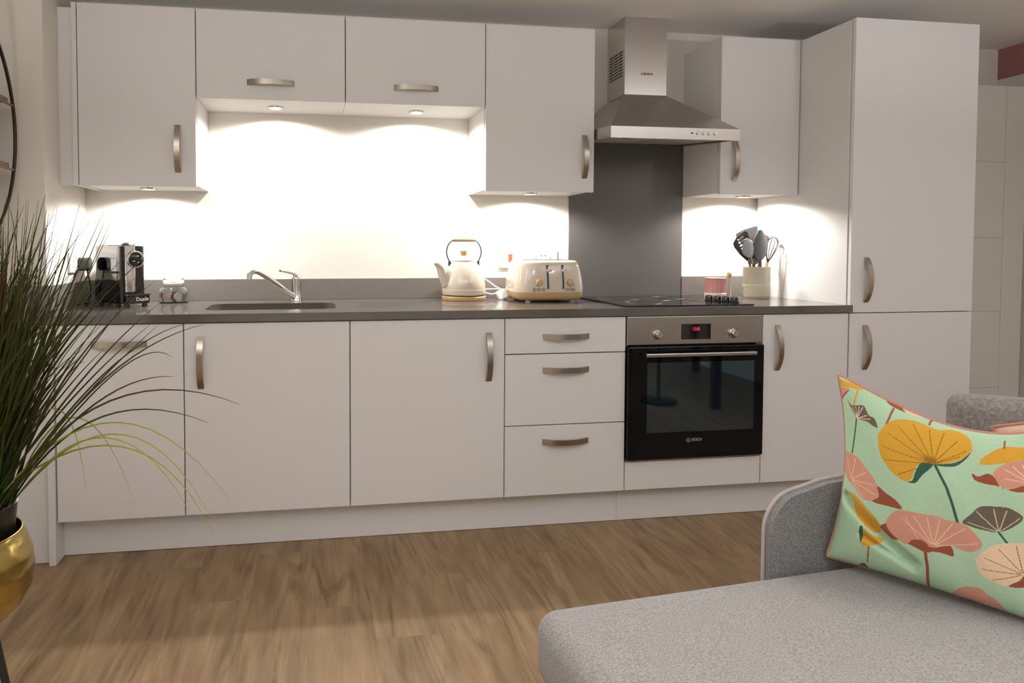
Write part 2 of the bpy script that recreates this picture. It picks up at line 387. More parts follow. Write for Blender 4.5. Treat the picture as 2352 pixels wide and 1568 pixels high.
# sink bowls
t=thing('kitchen_sink','taupe one and a half bowl sink sunk into the worktop','sink',(.75,.28,.70))
def bowl(x0,x1,y0,y1,zb):
    bm=BM();o=rrect(x0,x1,y0,y1,.05,6);i=rrect(x0+.012,x1-.012,y0+.012,y1-.012,.045,6);n=len(o)
    o2=rrect(x0-.003,x1+.003,y0-.003,y1+.003,.052,6)
    A=[bm.verts.new((x,y,.8565)) for x,y in o];Bv=[bm.verts.new((x,y,zb+.02)) for x,y in i];cx,cy=(x0+x1)/2,(y0+y1)/2
    C=[bm.verts.new((cx+(x-cx)*.9,cy+(y-cy)*.9,zb)) for x,y in i]
    A2=[bm.verts.new((x,y,.8565)) for x,y in o2];B2=[bm.verts.new((x,y,zb+.02)) for x,y in o2];C2=[bm.verts.new((cx+(x-cx)*.93,cy+(y-cy)*.93,zb-.003)) for x,y in o2]
    for k in range(n):
        j=(k+1)%n
        for p,q in ((A,Bv),(Bv,C),(A2,B2),(B2,C2),(A,A2)): bm.faces.new((p[k],p[j],q[j],q[k]))
    bm.faces.new(C);bm.faces.new(C2)
    return bm
obj('main_bowl',bowl(.499,.770,.139,.421,.70),'sink',t,smooth=40)
obj('half_bowl',bowl(.790,1.001,.139,.421,.74),'sink',t,smooth=40)
for cx,zb in ((.6345,.70),(.8955,.74)):
    bm=BM();lathe(bm,[(0,.004),(.02,.003),(.028,.002),(.032,.0005)],(cx,.28,zb+.0005),24);obj('drain',bm,'chrome',t,smooth=40)
# tap
t=thing('mixer_tap','chrome single-lever mixer tap standing behind the sink','tap',(.838,.525,ZT))
bm=BM();lathe(bm,[(.026,0),(.026,.006),(.0225,.012),(.0215,.05),(.022,.085),(.024,.10),(.022,.112),(.012,.121),(0,.123)],(.838,.525,ZT),32);obj('body',bm,'chrome',t,smooth=45)
P=catmull([(.832,.515,.905),(.795,.472,.937),(.745,.413,.981),(.695,.355,1.020),(.672,.329,1.028),(.656,.313,1.016)],8)
bm=BM();tube(bm,P,[.0125-.003*i/len(P) for i in range(len(P))],14);obj('spout',bm,'chrome',t,smooth=60)
bm=BM();cyl(bm,(.6555,.3135,1.020),(.6535,.3115,.996),.0115);obj('aerator',bm,'chrome',t,smooth=40)
P=catmull([(.838,.525,1.003),(.825,.508,1.012),(.80,.478,1.020),(.772,.445,1.026)],6)
bm=BM();tube(bm,P,[.013-.007*i/len(P) for i in range(len(P))],12,flat=.6);obj('lever',bm,'chrome',t,smooth=60)

# upstand + splashback
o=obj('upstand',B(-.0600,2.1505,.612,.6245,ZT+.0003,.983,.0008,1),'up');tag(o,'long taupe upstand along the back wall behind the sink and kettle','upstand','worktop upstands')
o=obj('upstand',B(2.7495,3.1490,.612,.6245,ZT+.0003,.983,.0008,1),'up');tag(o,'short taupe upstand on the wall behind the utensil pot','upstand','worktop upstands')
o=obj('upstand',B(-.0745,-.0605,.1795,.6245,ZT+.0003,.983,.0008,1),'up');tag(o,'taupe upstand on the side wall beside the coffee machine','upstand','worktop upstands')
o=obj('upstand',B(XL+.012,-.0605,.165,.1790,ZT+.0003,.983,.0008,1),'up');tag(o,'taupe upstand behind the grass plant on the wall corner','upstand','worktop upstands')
o=obj('splashback',B(2.152,2.748,.617,.6245,ZT+.0003,1.63),'splash');tag(o,'tall grey splashback panel between hob and extractor hood','splashback')

# ---------------------------------------------------------------- wall units
WY=.3124; WZ0_,WZS,WZT=1.3754,1.7337,2.0865
def wallcab(name,label,x0,x1,z0,hx,hz,vert):
    t=thing(name,label,'wall cabinet',((x0+x1)/2,.47,z0))
    bm=BM();w=.016;a=WY+DT+.003;yb=.6245
    box(bm,x0+.0005,x0+w,a,yb,z0+.003,WZT-.002);box(bm,x1-w,x1-.0005,a,yb,z0+.003,WZT-.002)
    box(bm,x0+w,x1-w,a,yb,z0+.003,z0+.003+w);box(bm,x0+w,x1-w,a,yb,WZT-.002-w,WZT-.002);box(bm,x0+w,x1-w,yb-.01,yb,z0+.003+w,WZT-.002-w)
    obj('body',bm,'carc',t)
    d=door(t,x0,x1,z0-.003,WZT,WY);handle(d,hx,WY,hz,vertical=vert,w=.022)
    return t
wallcab('wall_cabinet','white wall cabinet above the coffee machine, leftmost of the row',.0,.450,WZ0_,.378,1.524,True)
wallcab('wall_cabinet','short white wall cabinet above the sink',.450,1.050,WZS,.746,1.800,False)
wallcab('wall_cabinet','short white wall cabinet above the kettle',1.050,1.650,WZS,1.348,1.800,False)
wallcab('wall_cabinet','white wall cabinet between the short cabinets and the extractor hood',1.650,2.146,WZ0_,2.099,1.528,True)
wallcab('wall_cabinet','white wall cabinet between the extractor hood and the tall unit',2.750,3.148,WZ0_,2.820,1.527,True)
o=obj('filler_panel',B(-.0745,-.0190,.328,.344,1.3735,2.070),'lam');tag(o,'narrow white filler strip between side wall and leftmost wall cabinet','panel')
o=obj('end_panel',B(-.0185,-.0010,WY,.6245,1.3735,2.0865),'lam');tag(o,'white side panel on the left of the leftmost wall cabinet','panel')

# under-cabinet lights
def ucl(x,y,z,energy,near):
    t=thing('under_cabinet_light','round recessed light '+near,'light',(x,y,z),0,'under cabinet lights')
    bm=BM();lathe(bm,[(.024,-.001),(.031,-.004),(.033,-.003),(.034,.0025)],(x,y,z),32);lathe(bm,[(.024,-.001),(.0235,.0025)],(x,y,z),32);obj('rim',bm,'chrome',t,smooth=40)
    bm=BM();lathe(bm,[(0,-.0012),(.0235,-.0012)],(x,y,z),24);obj('lens',bm,'lens',t)
    l=bpy.data.lights.new('under_cabinet_bulb','SPOT');l.energy=energy;l.spot_size=R(166);l.spot_blend=.40;l.shadow_soft_size=.02;l.color=(1,.955,.90)
    o=bpy.data.objects.new('under_cabinet_bulb',l);COL.objects.link(o);o.location=(x,y,z-.012)
UC=52
ucl(.225,.475,WZ0_,UC,'under the leftmost wall cabinet above the coffee machine')
ucl(.755,.480,WZS,UC*1.15,'under the short wall cabinet above the sink')
ucl(1.375,.480,WZS,UC*1.15,'under the short wall cabinet above the kettle')
ucl(1.905,.475,WZ0_,UC,'under the wall cabinet left of the extractor hood')
ucl(2.980,.475,WZ0_,UC,'under the wall cabinet right of the extractor hood')
# ---------------------------------------------------------------- oven
t=thing('oven','built-in oven with steel control strip and black glass door','oven',(2.449,.28,.266))
obj('body',B(2.170,2.730,.022,.56,.27,.845),'black',t)
cp=obj('control_panel',B(2.1535,2.7465,-.004,.020,.7375,.8515,.002,2),'steel',t)
obj('lower_trim',B(2.1535,2.7465,.001,.02,.2665,.2725),'steel',t)
dr=obj('door',B(2.1525,2.7445,-.020,.019,.2755,.7315,.003,2),'glassblk',t)
obj('door_window',B(2.232,2.700,-.0206,-.0198,.385,.668),'glasswin',dr)
hd=obj('handle',B(2.2085,2.684,-.062,-.049,.6965,.7105,.003,2),'steel',dr)
for x_ in (2.2095,2.667): obj('handle_bracket',B(x_,x_+.0165,-.0495,-.0195,.698,.7095),'black',dr)
bm=text_bm('BOSCH',.0160,Matrix.Translation((2.4500,-.0208,.3505))@FRONT,font_scale_x=.86,bold=.0002);obj('lettering',bm,'logo',dr,label='grey maker lettering')
bm=BM();P=[(2.4130+.0080*math.cos(a*PI/16),-.0208,.3500+.0080*math.sin(a*PI/16)) for a in range(32)];tube(bm,P,.0009,6,closed=True)
box(bm,2.4092,2.4104,-.0212,-.0206,.3445,.3555);box(bm,2.4156,2.4168,-.0212,-.0206,.3445,.3555);box(bm,2.4092,2.4168,-.0212,-.0206,.3493,.3507)
obj('emblem',bm,'logo',dr)
obj('display',B(2.386,2.514,-.0052,-.0038,.757,.8195),'blackgl',cp)
bm=text_bm('12:05',.0185,Matrix.Translation((2.4500,-.0056,.7985))@FRONT,font_scale_x=.82,bold=.0003);obj('clock_digits',bm,'led',cp,label='glowing red clock digits')
for kx,kz in ((2.284,.7785),(2.616,.7785)):
    bm=BM();lathe(bm,[(0,.019),(.0125,.019),(.0145,.017),(.0155,.002),(.019,.0),],(0,0,0),32)
    box(bm,-.0012,.0012,.004,.0145,.0188,.0196)
    bm.transform(Matrix.Translation((kx,-.0042,kz))@FRONT);obj('knob',bm,'steelv',cp,smooth=40)
    bm=BM();P=[(kx+.0195*math.cos(a*PI/16),-.0044,kz+.0195*math.sin(a*PI/16)) for a in range(32)];tube(bm,P,.0007,5,closed=True);obj('knob_ring',bm,'black',cp)
    for a in (150,205,30,-25,90): 
        x=kx+.030*math.cos(R(a));z=kz+.030*math.sin(R(a));obj('knob_mark',B(x-.0025,x+.0025,-.0047,-.0038,z-.0022,z+.0022),'mark',cp)

# ---------------------------------------------------------------- hob
t=thing('hob','black glass hob set on the worktop above the oven','hob',(2.453,.30,ZT))
bm=BM();prism(bm,rrect(2.166,2.742,.040,.545,.006,3),ZT+.0006,ZT+.0055,bev=.001);obj('glass_plate',bm,'hobgl',t)
for (x,y,r) in ((2.31,.17,.075),(2.31,.41,.095),(2.56,.41,.075),(2.50,.20,.075)):
    bm=BM();P=[(x+r*math.cos(a*PI/24),y+r*math.sin(a*PI/24),ZT+.0057) for a in range(48)];tube(bm,P,.0006,4,closed=True);obj('cooking_zone',bm,'zone',t)
for (x,y) in ((2.652,.225),(2.670,.192),(2.688,.159),(2.706,.126)):
    bm=BM();lathe(bm,[(.0205,0),(.0205,.003),(.0165,.005),(.0155,.022),(.0140,.025),(0,.025)],(x,y,ZT+.0056),28);k=obj('knob',bm,'blackgl',t,smooth=40)
    bm=BM();P=[(x+.0163*math.cos(a*PI/16),y+.0163*math.sin(a*PI/16),ZT+.0275) for a in range(32)];tube(bm,P,.0007,5,closed=True);obj('chrome_ring',bm,'chrome',k)

# ---------------------------------------------------------------- extractor hood
t=thing('extractor_hood','stainless steel chimney extractor hood above the hob','extractor hood',(2.45,.39,1.59))
hx0,hx1,hy=2.1515,2.7430,.160
bm=BM()
lip=[(hx0,hy,1.639),(hx1,hy,1.639),(hx1,.6165,1.672),(hx0,.6165,1.672)]
bot=[(hx0,hy,1.590),(hx1,hy,1.590),(hx1,.6165,1.632),(hx0,.6165,1.632)]
top=[(2.3455,.4415,1.838),(2.5565,.4415,1.838),(2.5565,.6165,1.838),(2.3455,.6165,1.838)]
a=[bm.verts.new(p) for p in bot];b=[bm.verts.new(p) for p in lip];c=[bm.verts.new(p) for p in top]
ins=[(hx0+.015,hy+.02,1.594),(hx1-.015,hy+.02,1.594),(hx1-.015,.612,1.634),(hx0+.015,.612,1.634)]
i1=[bm.verts.new(p) for p in ins];i2=[bm.verts.new((p[0],p[1],p[2]+.022)) for p in ins]
for k in range(4):
    j=(k+1)%4
    bm.faces.new((a[k],a[j],b[j],b[k]));bm.faces.new((b[k],b[j],c[j],c[k]));bm.faces.new((a[k],a[j],i1[j],i1[k]));bm.faces.new((i1[k],i1[j],i2[j],i2[k]))
bm.faces.new(c);bm.faces.new(i2)
cn=obj('canopy',bm,'steel',t)
bm=BM()
for x0_,x1_ in ((hx0+.025,2.441),(2.455,hx1-.025)):
    vs=[bm.verts.new(p) for p in ((x0_,.23,1.6035),(x1_,.23,1.6035),(x1_,.595,1.637),(x0_,.595,1.637),(x0_,.23,1.611),(x1_,.23,1.611),(x1_,.595,1.645),(x0_,.595,1.645))]
    for f in ((0,1,2,3),(4,5,6,7),(0,1,5,4),(1,2,6,5),(2,3,7,6),(3,0,4,7)): bm.faces.new([vs[i] for i in f])
obj('grease_filter',bm,'filter',t)
for lx in (2.25,2.64):
    bm=BM();lathe(bm,[(0,0),(.024,0),(.030,.002),(.031,.008)],(lx,.205,1.5985),24);obj('hood_lamp',bm,'chrome',t,smooth=40)
bm=BM()
for bx in (2.545,2.572,2.599,2.626): cyl(bm,(bx,hy-.0045,1.6175),(bx,hy,1.6175),.0065,seg=20)
obj('buttons',bm,'chrome',t,smooth=40)
obj('indicator',B(2.514,2.524,hy-.0015,hy,1.615,1.620),'black',t)
ch=obj('chimney',B(2.3460,2.5560,.4420,.6240,1.8385,ZC-.001,.0015,1),'steelv',t)
bm=BM()
for k in range(9):
    z=1.928+.0138*k
    for ya,yb in ((.466,.504),(.512,.552),(.560,.600)): box(bm,2.3452,2.3462,ya,yb,z,z+.0065)
obj('vent_slots',bm,'black',ch)
bm=text_bm('BOSCH',.0135,Matrix.Translation((2.4640,.4412,1.9365))@FRONT,bold=.0003);obj('lettering',bm,'logok',ch,label='small dark maker lettering')
bm=BM();P=[(2.4335+.006*math.cos(a*PI/12),.4414,1.9365+.006*math.sin(a*PI/12)) for a in range(24)];tube(bm,P,.0007,5,closed=True);box(bm,2.4305,2.4313,.441,.442,1.9325,1.9405);box(bm,2.4357,2.4365,.441,.442,1.9325,1.9405);obj('emblem',bm,'logok',ch)

# ---------------------------------------------------------------- kettle
KX,KY=1.600,.500
t=thing('kettle','cream dome kettle with wooden handle standing on the worktop','kettle',(KX,KY,ZT))
bm=BM();lathe(bm,[(0,0),(.098,0),(.101,.004),(.101,.016),(.097,.020),(0,.020)],(KX,KY,ZT+.0003),48);obj('base_ring',bm,'bamboo',t,smooth=40)
bm=BM();lathe(bm,[(0,.023),(.092,.023),(.099,.026),(.1015,.035),(.1015,.05),(.0995,.051),(.1000,.054),(.0975,.08),(.091,.108),(.081,.135),(.069,.158),(.060,.171),(.054,.176),(.052,.178),(0,.178)],(KX,KY,ZT),56);obj('body',bm,'cream',t,smooth=30)
bm=BM();lathe(bm,[(.054,.1785),(.0545,.181),(.048,.188),(.035,.197),(.018,.203),(0,.204)],(KX,KY,ZT),40);ld=obj('lid',bm,'cream',t,smooth=60)
bm=BM();lathe(bm,[(.012,.2035),(.013,.206),(.019,.222),(.018,.226),(0,.227)],(KX,KY,ZT),28);obj('lid_knob',bm,'wood',ld,smooth=40)
P=catmull([(KX-.078,KY-.02,ZT+.080),(KX-.100,KY-.026,ZT+.118),(KX-.115,KY-.032,ZT+.150),(KX-.132,KY-.038,ZT+.166),(KX-.146,KY-.042,ZT+.170)],6)
n=len(P);bm=BM();tube(bm,P,[.026*(1-i/(n-1))**.9+.0065 for i in range(n)],18);obj('spout',bm,'cream',t,smooth=60)
P=catmull([(KX-.066,KY,ZT+.172),(KX-.078,KY,ZT+.20),(KX-.081,KY,ZT+.228),(KX-.070,KY,ZT+.258),(KX-.050,KY,ZT+.275)],8)
bm=BM();tube(bm,P,.0028,8);Q=[(2*KX-p[0],p[1],p[2]) for p in P];tube(bm,Q,.0028,8)
tube(bm,[(KX-.052,KY,ZT+.2745),(KX+.052,KY,ZT+.2745)],.0024,8)
for s in (-1,1): cyl(bm,(KX+s*.0645,KY,ZT+.158),(KX+s*.0685,KY,ZT+.178),.010,.005,12)
obj('wire_handle',bm,'blackmet',t,smooth=50)
bm=BM();P=[(KX-.052+.104*i/10,KY,ZT+.2750) for i in range(11)];tube(bm,P,[.0075,.0085]+[.0085]*7+[.0085,.0075],16);obj('handle_grip',bm,'wood',t,smooth=50)
# kettle cord and plug
bm=BM();P=catmull([(KX+.096,KY+.030,ZT+.10),(1.735,.555,ZT+.078),(1.77,.57,ZT+.055),(1.792,.585,ZT+.046)],8)
P2=catmull([(1.80,.56,ZT+.043),(1.72,.55,ZT+.044),(1.700,.54,ZT+.034),(1.74,.53,ZT+.022),(1.77,.53,ZT+.030),(1.785,.525,ZT+.026)],8)
tube(bm,P,.0042,8);tube(bm,P2,.0036,8)
o=obj('power_cord',bm,'white',None,smooth=50);tag(o,'white looped power cord lying between kettle and toaster','cord')
bm=BM();prism(bm,rrect(-.026,.026,-.024,.024,.012,4),0,.022,T=Matrix.Translation((1.7785,.495,ZT+.019))@Matrix.Rotation(R(70),4,'X')@Matrix.Rotation(R(20),4,'Z'),bev=.004)
t=thing('mains_plug','white three-pin plug lying on the worktop left of the toaster','plug',(1.7785,.495,ZT))
obj('body',bm,'white',t,smooth=40)
bm=BM();
for dx in (-.011,.011): box(bm,1.7785+dx-.003,1.7785+dx+.003,.500,.516,ZT+.001,ZT+.006)
obj('pins',bm,'chrome',t)

# ---------------------------------------------------------------- toaster
TX,TY=1.958,.435
t=thing('toaster','cream four slice toaster with wooden base band and knobs','toaster',(TX,TY,ZT))
def sup(hx,hy_,n=4.2,seg=64):
    out=[]
    for i in range(seg):
        a=2*PI*i/seg;c,s=math.cos(a),math.sin(a)
        out.append((hx*math.copysign(abs(c)**(2/n),c),hy_*math.copysign(abs(s)**(2/n),s)))
    return out
def loft(bm,levels,cx,cy,z0,n=4.2):
    rings=[]
    for hx,hy_,z in levels: rings.append([bm.verts.new((cx+x,cy+y,z0+z)) for x,y in sup(hx,hy_,n)])
    for a,b in zip(rings,rings[1:]):
        for k in range(len(a)):
            j=(k+1)%len(a);bm.faces.new((a[k],a[j],b[j],b[k]))
    bm.faces.new(rings[0][::-1]);bm.faces.new(rings[-1]);return rings
bm=BM();loft(bm,[(.140,.118,.008),(.148,.126,.012),(.156,.134,.022),(.160,.138,.043)],TX,TY,ZT);obj('base_band',bm,'bamboo',t,smooth=35)
bm=BM();loft(bm,[(.160,.138,.0435),(.1605,.1385,.060),(.158,.136,.090),(.153,.131,.125),(.146,.125,.155),(.141,.121,.172),(.133,.114,.181),(.122,.104,.184)],TX,TY,ZT);tb=obj('body',bm,'cream',t,smooth=50)
bm=BM()
for sy in (-.055,-.022,.022,.055): box(bm,TX-.095+.0,TX+.095,TY+sy-.012,TY+sy+.012,ZT+.1842,ZT+.1855)
obj('bread_slots',bm,'black',tb)
bm=BM();prism(bm,rrect(-.114,.114,-.085,.085,.03,6),ZT+.1841,ZT+.1848,T=Matrix.Translation((TX,TY,0)));obj('top_plate',bm,'chrome',tb)
def fy(z):  # front surface y of the toaster body at height z, near the middle
    for (a,za),(b,zb) in zip([(.138,.0435),(.1385,.060),(.136,.090),(.131,.125),(.125,.155)],[(.1385,.060),(.136,.090),(.131,.125),(.125,.155),(.121,.172)]):
        if z<=zb:return TY-(a+(b-a)*(z-za)/(zb-za))
    return TY-.106
def onface(x,z,off=0): 
    e=.006*(abs(x-TX)/.16)**4
    return Vector((x,fy(z)+e*2-off,ZT+z))
for lx in (TX-.027,TX+.043):
    bm=BM();bk=BM()
    zs_=[.060+.104*i/10 for i in range(11)]
    L=[onface(lx-.0052,z,.0018) for z in zs_];Rr=[onface(lx+.0052,z,.0018) for z in zs_]
    tube(bm,L+Rr[::-1],.0016,6,closed=True);obj('lever_track',bm,'chrome',tb,smooth=50)
    for a_,b_ in zip(zs_,zs_[1:]):
        p=[onface(lx-.0042,a_,.0008),onface(lx+.0042,a_,.0008),onface(lx+.0042,b_,.0008),onface(lx-.0042,b_,.0008)]
        q=[v+Vector((0,.002,0)) for v in p];vs=[bk.verts.new(v) for v in p+q]
        for f in ((0,1,2,3),(4,5,6,7),(0,1,5,4),(1,2,6,5),(2,3,7,6),(3,0,4,7)): bk.faces.new([vs[i] for i in f])
    obj('lever_slot',bk,'black',tb)
    bm=BM();p=onface(lx,.140);cyl(bm,p,p+Vector((0,-.020,0)),.0035,seg=10);prism(bm,rrect(-.010,.010,-.006,.006,.004,4),0,.008,T=Matrix.Translation(p+Vector((.002,-.026,0)))@Matrix.Rotation(-PI/2,4,'X'));obj('lever',bm,'cream',tb,smooth=40)
for kx in (TX-.067,TX+.077):
    bm=BM();p=onface(kx,.087);lathe(bm,[(0,.014),(.012,.014),(.0145,.012),(.0155,0)],(0,0,0),28);bm.transform(Matrix.Translation(p)@FRONT);obj('browning_knob',bm,'bamboo',tb,smooth=40,label='round wooden knob')
for bx0 in (TX-.087,TX+.060):
    for k in range(3):
        x=bx0+k*(.0205 if bx0<TX else .0165)
        p=onface(x,.057);bm=BM();r=.0062 if bx0<TX else .0054
        lathe(bm,[(0,.0025),(r*.72,.0022),(r*.75,0)],(0,0,0),20);bm.transform(Matrix.Translation(p)@FRONT);o=obj('button',bm,'cream',tb,smooth=40)
        bm=BM();P=[(p.x+r*math.cos(a*PI/12),p.y-.0008,p.z+r*math.sin(a*PI/12)) for a in range(24)];tube(bm,P,.0010,5,closed=True);obj('button_ring',bm,'blackmet',o)
for fx,fyy in ((-.10,-.085),(.10,-.085),(-.10,.085),(.10,.085)):
    bm=BM();cyl(bm,(TX+fx,TY+fyy,ZT+.0003),(TX+fx,TY+fyy,ZT+.0085),.012,.013,16);obj('foot',bm,'white',t)

# ---------------------------------------------------------------- coffee machine (own frame: front towards -Y)
CX,CY=.120,.443
t=thing('coffee_machine','black and mirror chrome capsule coffee machine in the left corner','coffee machine',(CX,CY,ZT),R(38))
def o2(n,bm,m,p=None,**k):
    p=p or t
    bm.transform(XF[t.name]);return obj(n,bm,m,p,**k)
bm=BM();prism(bm,rrect(-.0500,.0500,-.085,.150,.014,6),.010,.246,bev=.003);o2('body',bm,'darkchrome',smooth=35)
bm=BM();box(bm,-.0508,.0508,-.045,.151,.0105,.108,.003);o2('upstand_reflection',bm,'blackgl')  # black band standing in for the dark upstand mirrored in the glossy side
bm=BM();prism(bm,rrect(-.040,.040,.02,.12,.012,5),.2465,.2500);o2('tank_lid',bm,'black')
bm=BM();prism(bm,rrect(-.0505,.0505,-.115,-.058,.018,8),.012,.2455);hd=o2('front_housing',bm,'blackgl',smooth=35)
bm=BM();prism(bm,rrect(-.0360,.0060,-.126,-.112,.008,6),.060,.247);o2('chrome_column',bm,'chrome',hd,smooth=35)
bm=BM();lathe(bm,[(0,.014),(.027,.014),(.030,.012),(.0305,0)],(0,0,0),40);bm.transform(Matrix.Translation((.002,-.1265,.1915))@FRONT);dl=o2('dial',bm,'blackgl',hd,smooth=35)
bm=BM();P=[(.002+.0315*math.cos(a*PI/20),-.135,.1915+.0315*math.sin(a*PI/20)) for a in range(40)];tube(bm,P,.003,8,closed=True);o2('dial_ring',bm,'chrome',dl,smooth=60)
bm=BM()
for a,b,l in ((.6,.35,.012),(-.5,.0,.008),(-1.2,-.5,.010)): 
    x=.002+.014*math.cos(a*2);z=.1915+.014*math.sin(a*2.2);box(bm,x-l/2,x+l/2,-.1417,-.1404,z-.0012,z+.0012)
o2('dial_marks',bm,'white',dl)
bm=BM();lathe(bm,[(0,.016),(.016,.013),(.026,.006),(.029,0)],(-.008,-.085,.2462),28,sx=1,sy=1.2);o2('lever_top',bm,'black',smooth=50)
bm=BM();prism(bm,rrect(-.046,.050,-.158,-.1155,.010,6),.014,.048,bev=.001);tr=o2('drip_tray',bm,'blackgl',smooth=35)
bm=BM();prism(bm,rrect(-.052,.056,-.164,-.1155,.012,6),.0485,.0525);o2('tray_grid',bm,'darkchrome',tr)
T_=Matrix.Translation((.016,-.1587,.031))@FRONT
bm=text_bm('Dualit',.021,T_,bold=.0002);o2('lettering',bm,'white',tr,label='white maker lettering')
for fx,fyy in ((-.036,-.135),(.036,-.135),(-.036,.12),(.036,.12),(-.036,-.05)):
    bm=BM();cyl(bm,(fx,fyy,.0004),(fx,fyy,.0135),.011,.010,14);o2('foot',bm,'black')
# plug and lead on the side wall
t=thing('mains_plug','black plug pushed into the side wall socket behind the grass','plug',(-.06,.505,1.05))
bm=BM();prism(bm,rrect(-.024,.024,-.030,.026,.013,5),-.015,.028,T=Matrix.Translation((-.0495,.505,1.058))@Matrix.Rotation(PI/2,4,'Y')@Matrix.Rotation(PI/2,4,'Z'),bev=.004);obj('body',bm,'black',t,smooth=40)
P=catmull([(-.035,.505,1.030),(-.028,.508,.99),(-.024,.514,.94),(-.034,.52,.905),(-.038,.50,.8925),(-.030,.47,.8915),(-.012,.452,.8915)],8)
bm=BM();tube(bm,P,.0037,8);obj('lead',bm,'black',t,smooth=50)
def socket(name,label,o_,ax,w,h,kind,group=None):
    """wall plate centred at o_, ax='x' plate on the back wall, 'y' on the side wall"""
    t=thing(name,label,'socket',o_,0,group)
    Mx=Matrix.Translation(o_)@(FRONT if ax=='x' else Matrix.Rotation(PI/2,4,'Z')@FRONT)
    bm=BM();prism(bm,rrect(-w/2,w/2,-h/2,h/2,.004,3),0,.009,bev=.001);bm.transform(Mx);obj('plate',bm,'white',t)
    def rk(x,z,ww,hh,m,n='rocker_switch'):
        bm=BM();box(bm,x-ww/2,x+ww/2,z-hh/2,z+hh/2,.0088,.0125,.0008,1);bm.transform(Mx);obj(n,bm,m,t)
    def pin(x,z):
        bm=BM();box(bm,x-.002,x+.002,z+.007,z+.014,.0085,.0094);box(bm,x-.0115,x-.0055,z-.009,z-.0055,.0085,.0094);box(bm,x+.0055,x+.0115,z-.009,z-.0055,.0085,.0094);bm.transform(Mx);obj('pin_holes',bm,'black',t)
    if kind=='cooker': rk(.008,.004,.019,.036,'red')
    else:
        for s in (-1,1): pin(s*.036,-.010);rk(s*.010,.024,.011,.018,'white')
socket('cooker_switch','white wall plate with a red rocker switch left of the toaster',(1.8480,.6248,1.0735),'x',.088,.088,'cooker')
socket('double_socket','white double socket on the back wall behind the toaster',(2.020,.6248,1.0750),'x',.146,.086,'double')
socket('double_socket','white double socket on the side wall behind the grass blades',(-.0748,.470,1.065),'y',.146,.086,'double')

# ---------------------------------------------------------------- glass jar with coffee pods
JX,JY=.312,.528
t=thing('glass_jar','clear glass lidded jar holding coffee pods beside the coffee machine','jar',(JX,JY,ZT))
bm=BM();out=[(0,.0005),(.055,.0005),(.061,.005),(.063,.018),(.063,.048),(.060,.058),(.050,.066),(.042,.069),(.042,.080),(.044,.083)]
inn=[(.0405,.083),(.0385,.069),(.047,.063),(.057,.055),(.060,.047),(.060,.018),(.057,.007),(0,.0055)]
lathe(bm,out+inn,(JX,JY,ZT),48);obj('bowl',bm,'glass',t,smooth=50)
bm=BM();lathe(bm,[(0,.0838),(.044,.0838),(.0455,.087),(.0455,.101),(.042,.1045),(0,.1045)],(JX,JY,ZT),40);obj('lid',bm,'glass',t,smooth=40)
pods=[(-.020,-.036,.026,85,0,'pod'),(.024,-.033,.027,88,8,'pod'),(-.040,.010,.024,80,-50,'podb'),(.0,.008,.023,70,20,'podb'),(.036,.012,.024,75,55,'podg'),(-.006,.040,.024,80,100,'podb'),(.008,.0,.050,20,10,'podg')]
names={'pod':'pale pink foil coffee pod standing against the front of the glass jar','podb':'brown coffee pod inside the glass jar','podg':'dark green coffee pod inside the glass jar'}
for i,(dx,dy,dz,tilt,rz,mm) in enumerate(pods):
    bm=BM();lathe(bm,[(0,.0235),(.0095,.0235),(.012,.020),(.0145,.003),(.0185,.002),(.0185,0),(0,0)],(0,0,-.012),24)
    T_=Matrix.Translation((JX+dx,JY+dy,ZT+dz+.004))@Matrix.Rotation(R(rz),4,'Z')@Matrix.Rotation(-R(tilt),4,'X')@Matrix.Scale(.92,4)
    bm.transform(T_)
    lab={0:'pale pink coffee pod at the left front of the glass jar',1:'pale pink coffee pod at the right front of the glass jar'}.get(i,names[mm])
    o=obj('coffee_pod',bm,mm,None,smooth=40);tag(o,lab,'coffee pod','coffee pods in the glass jar')

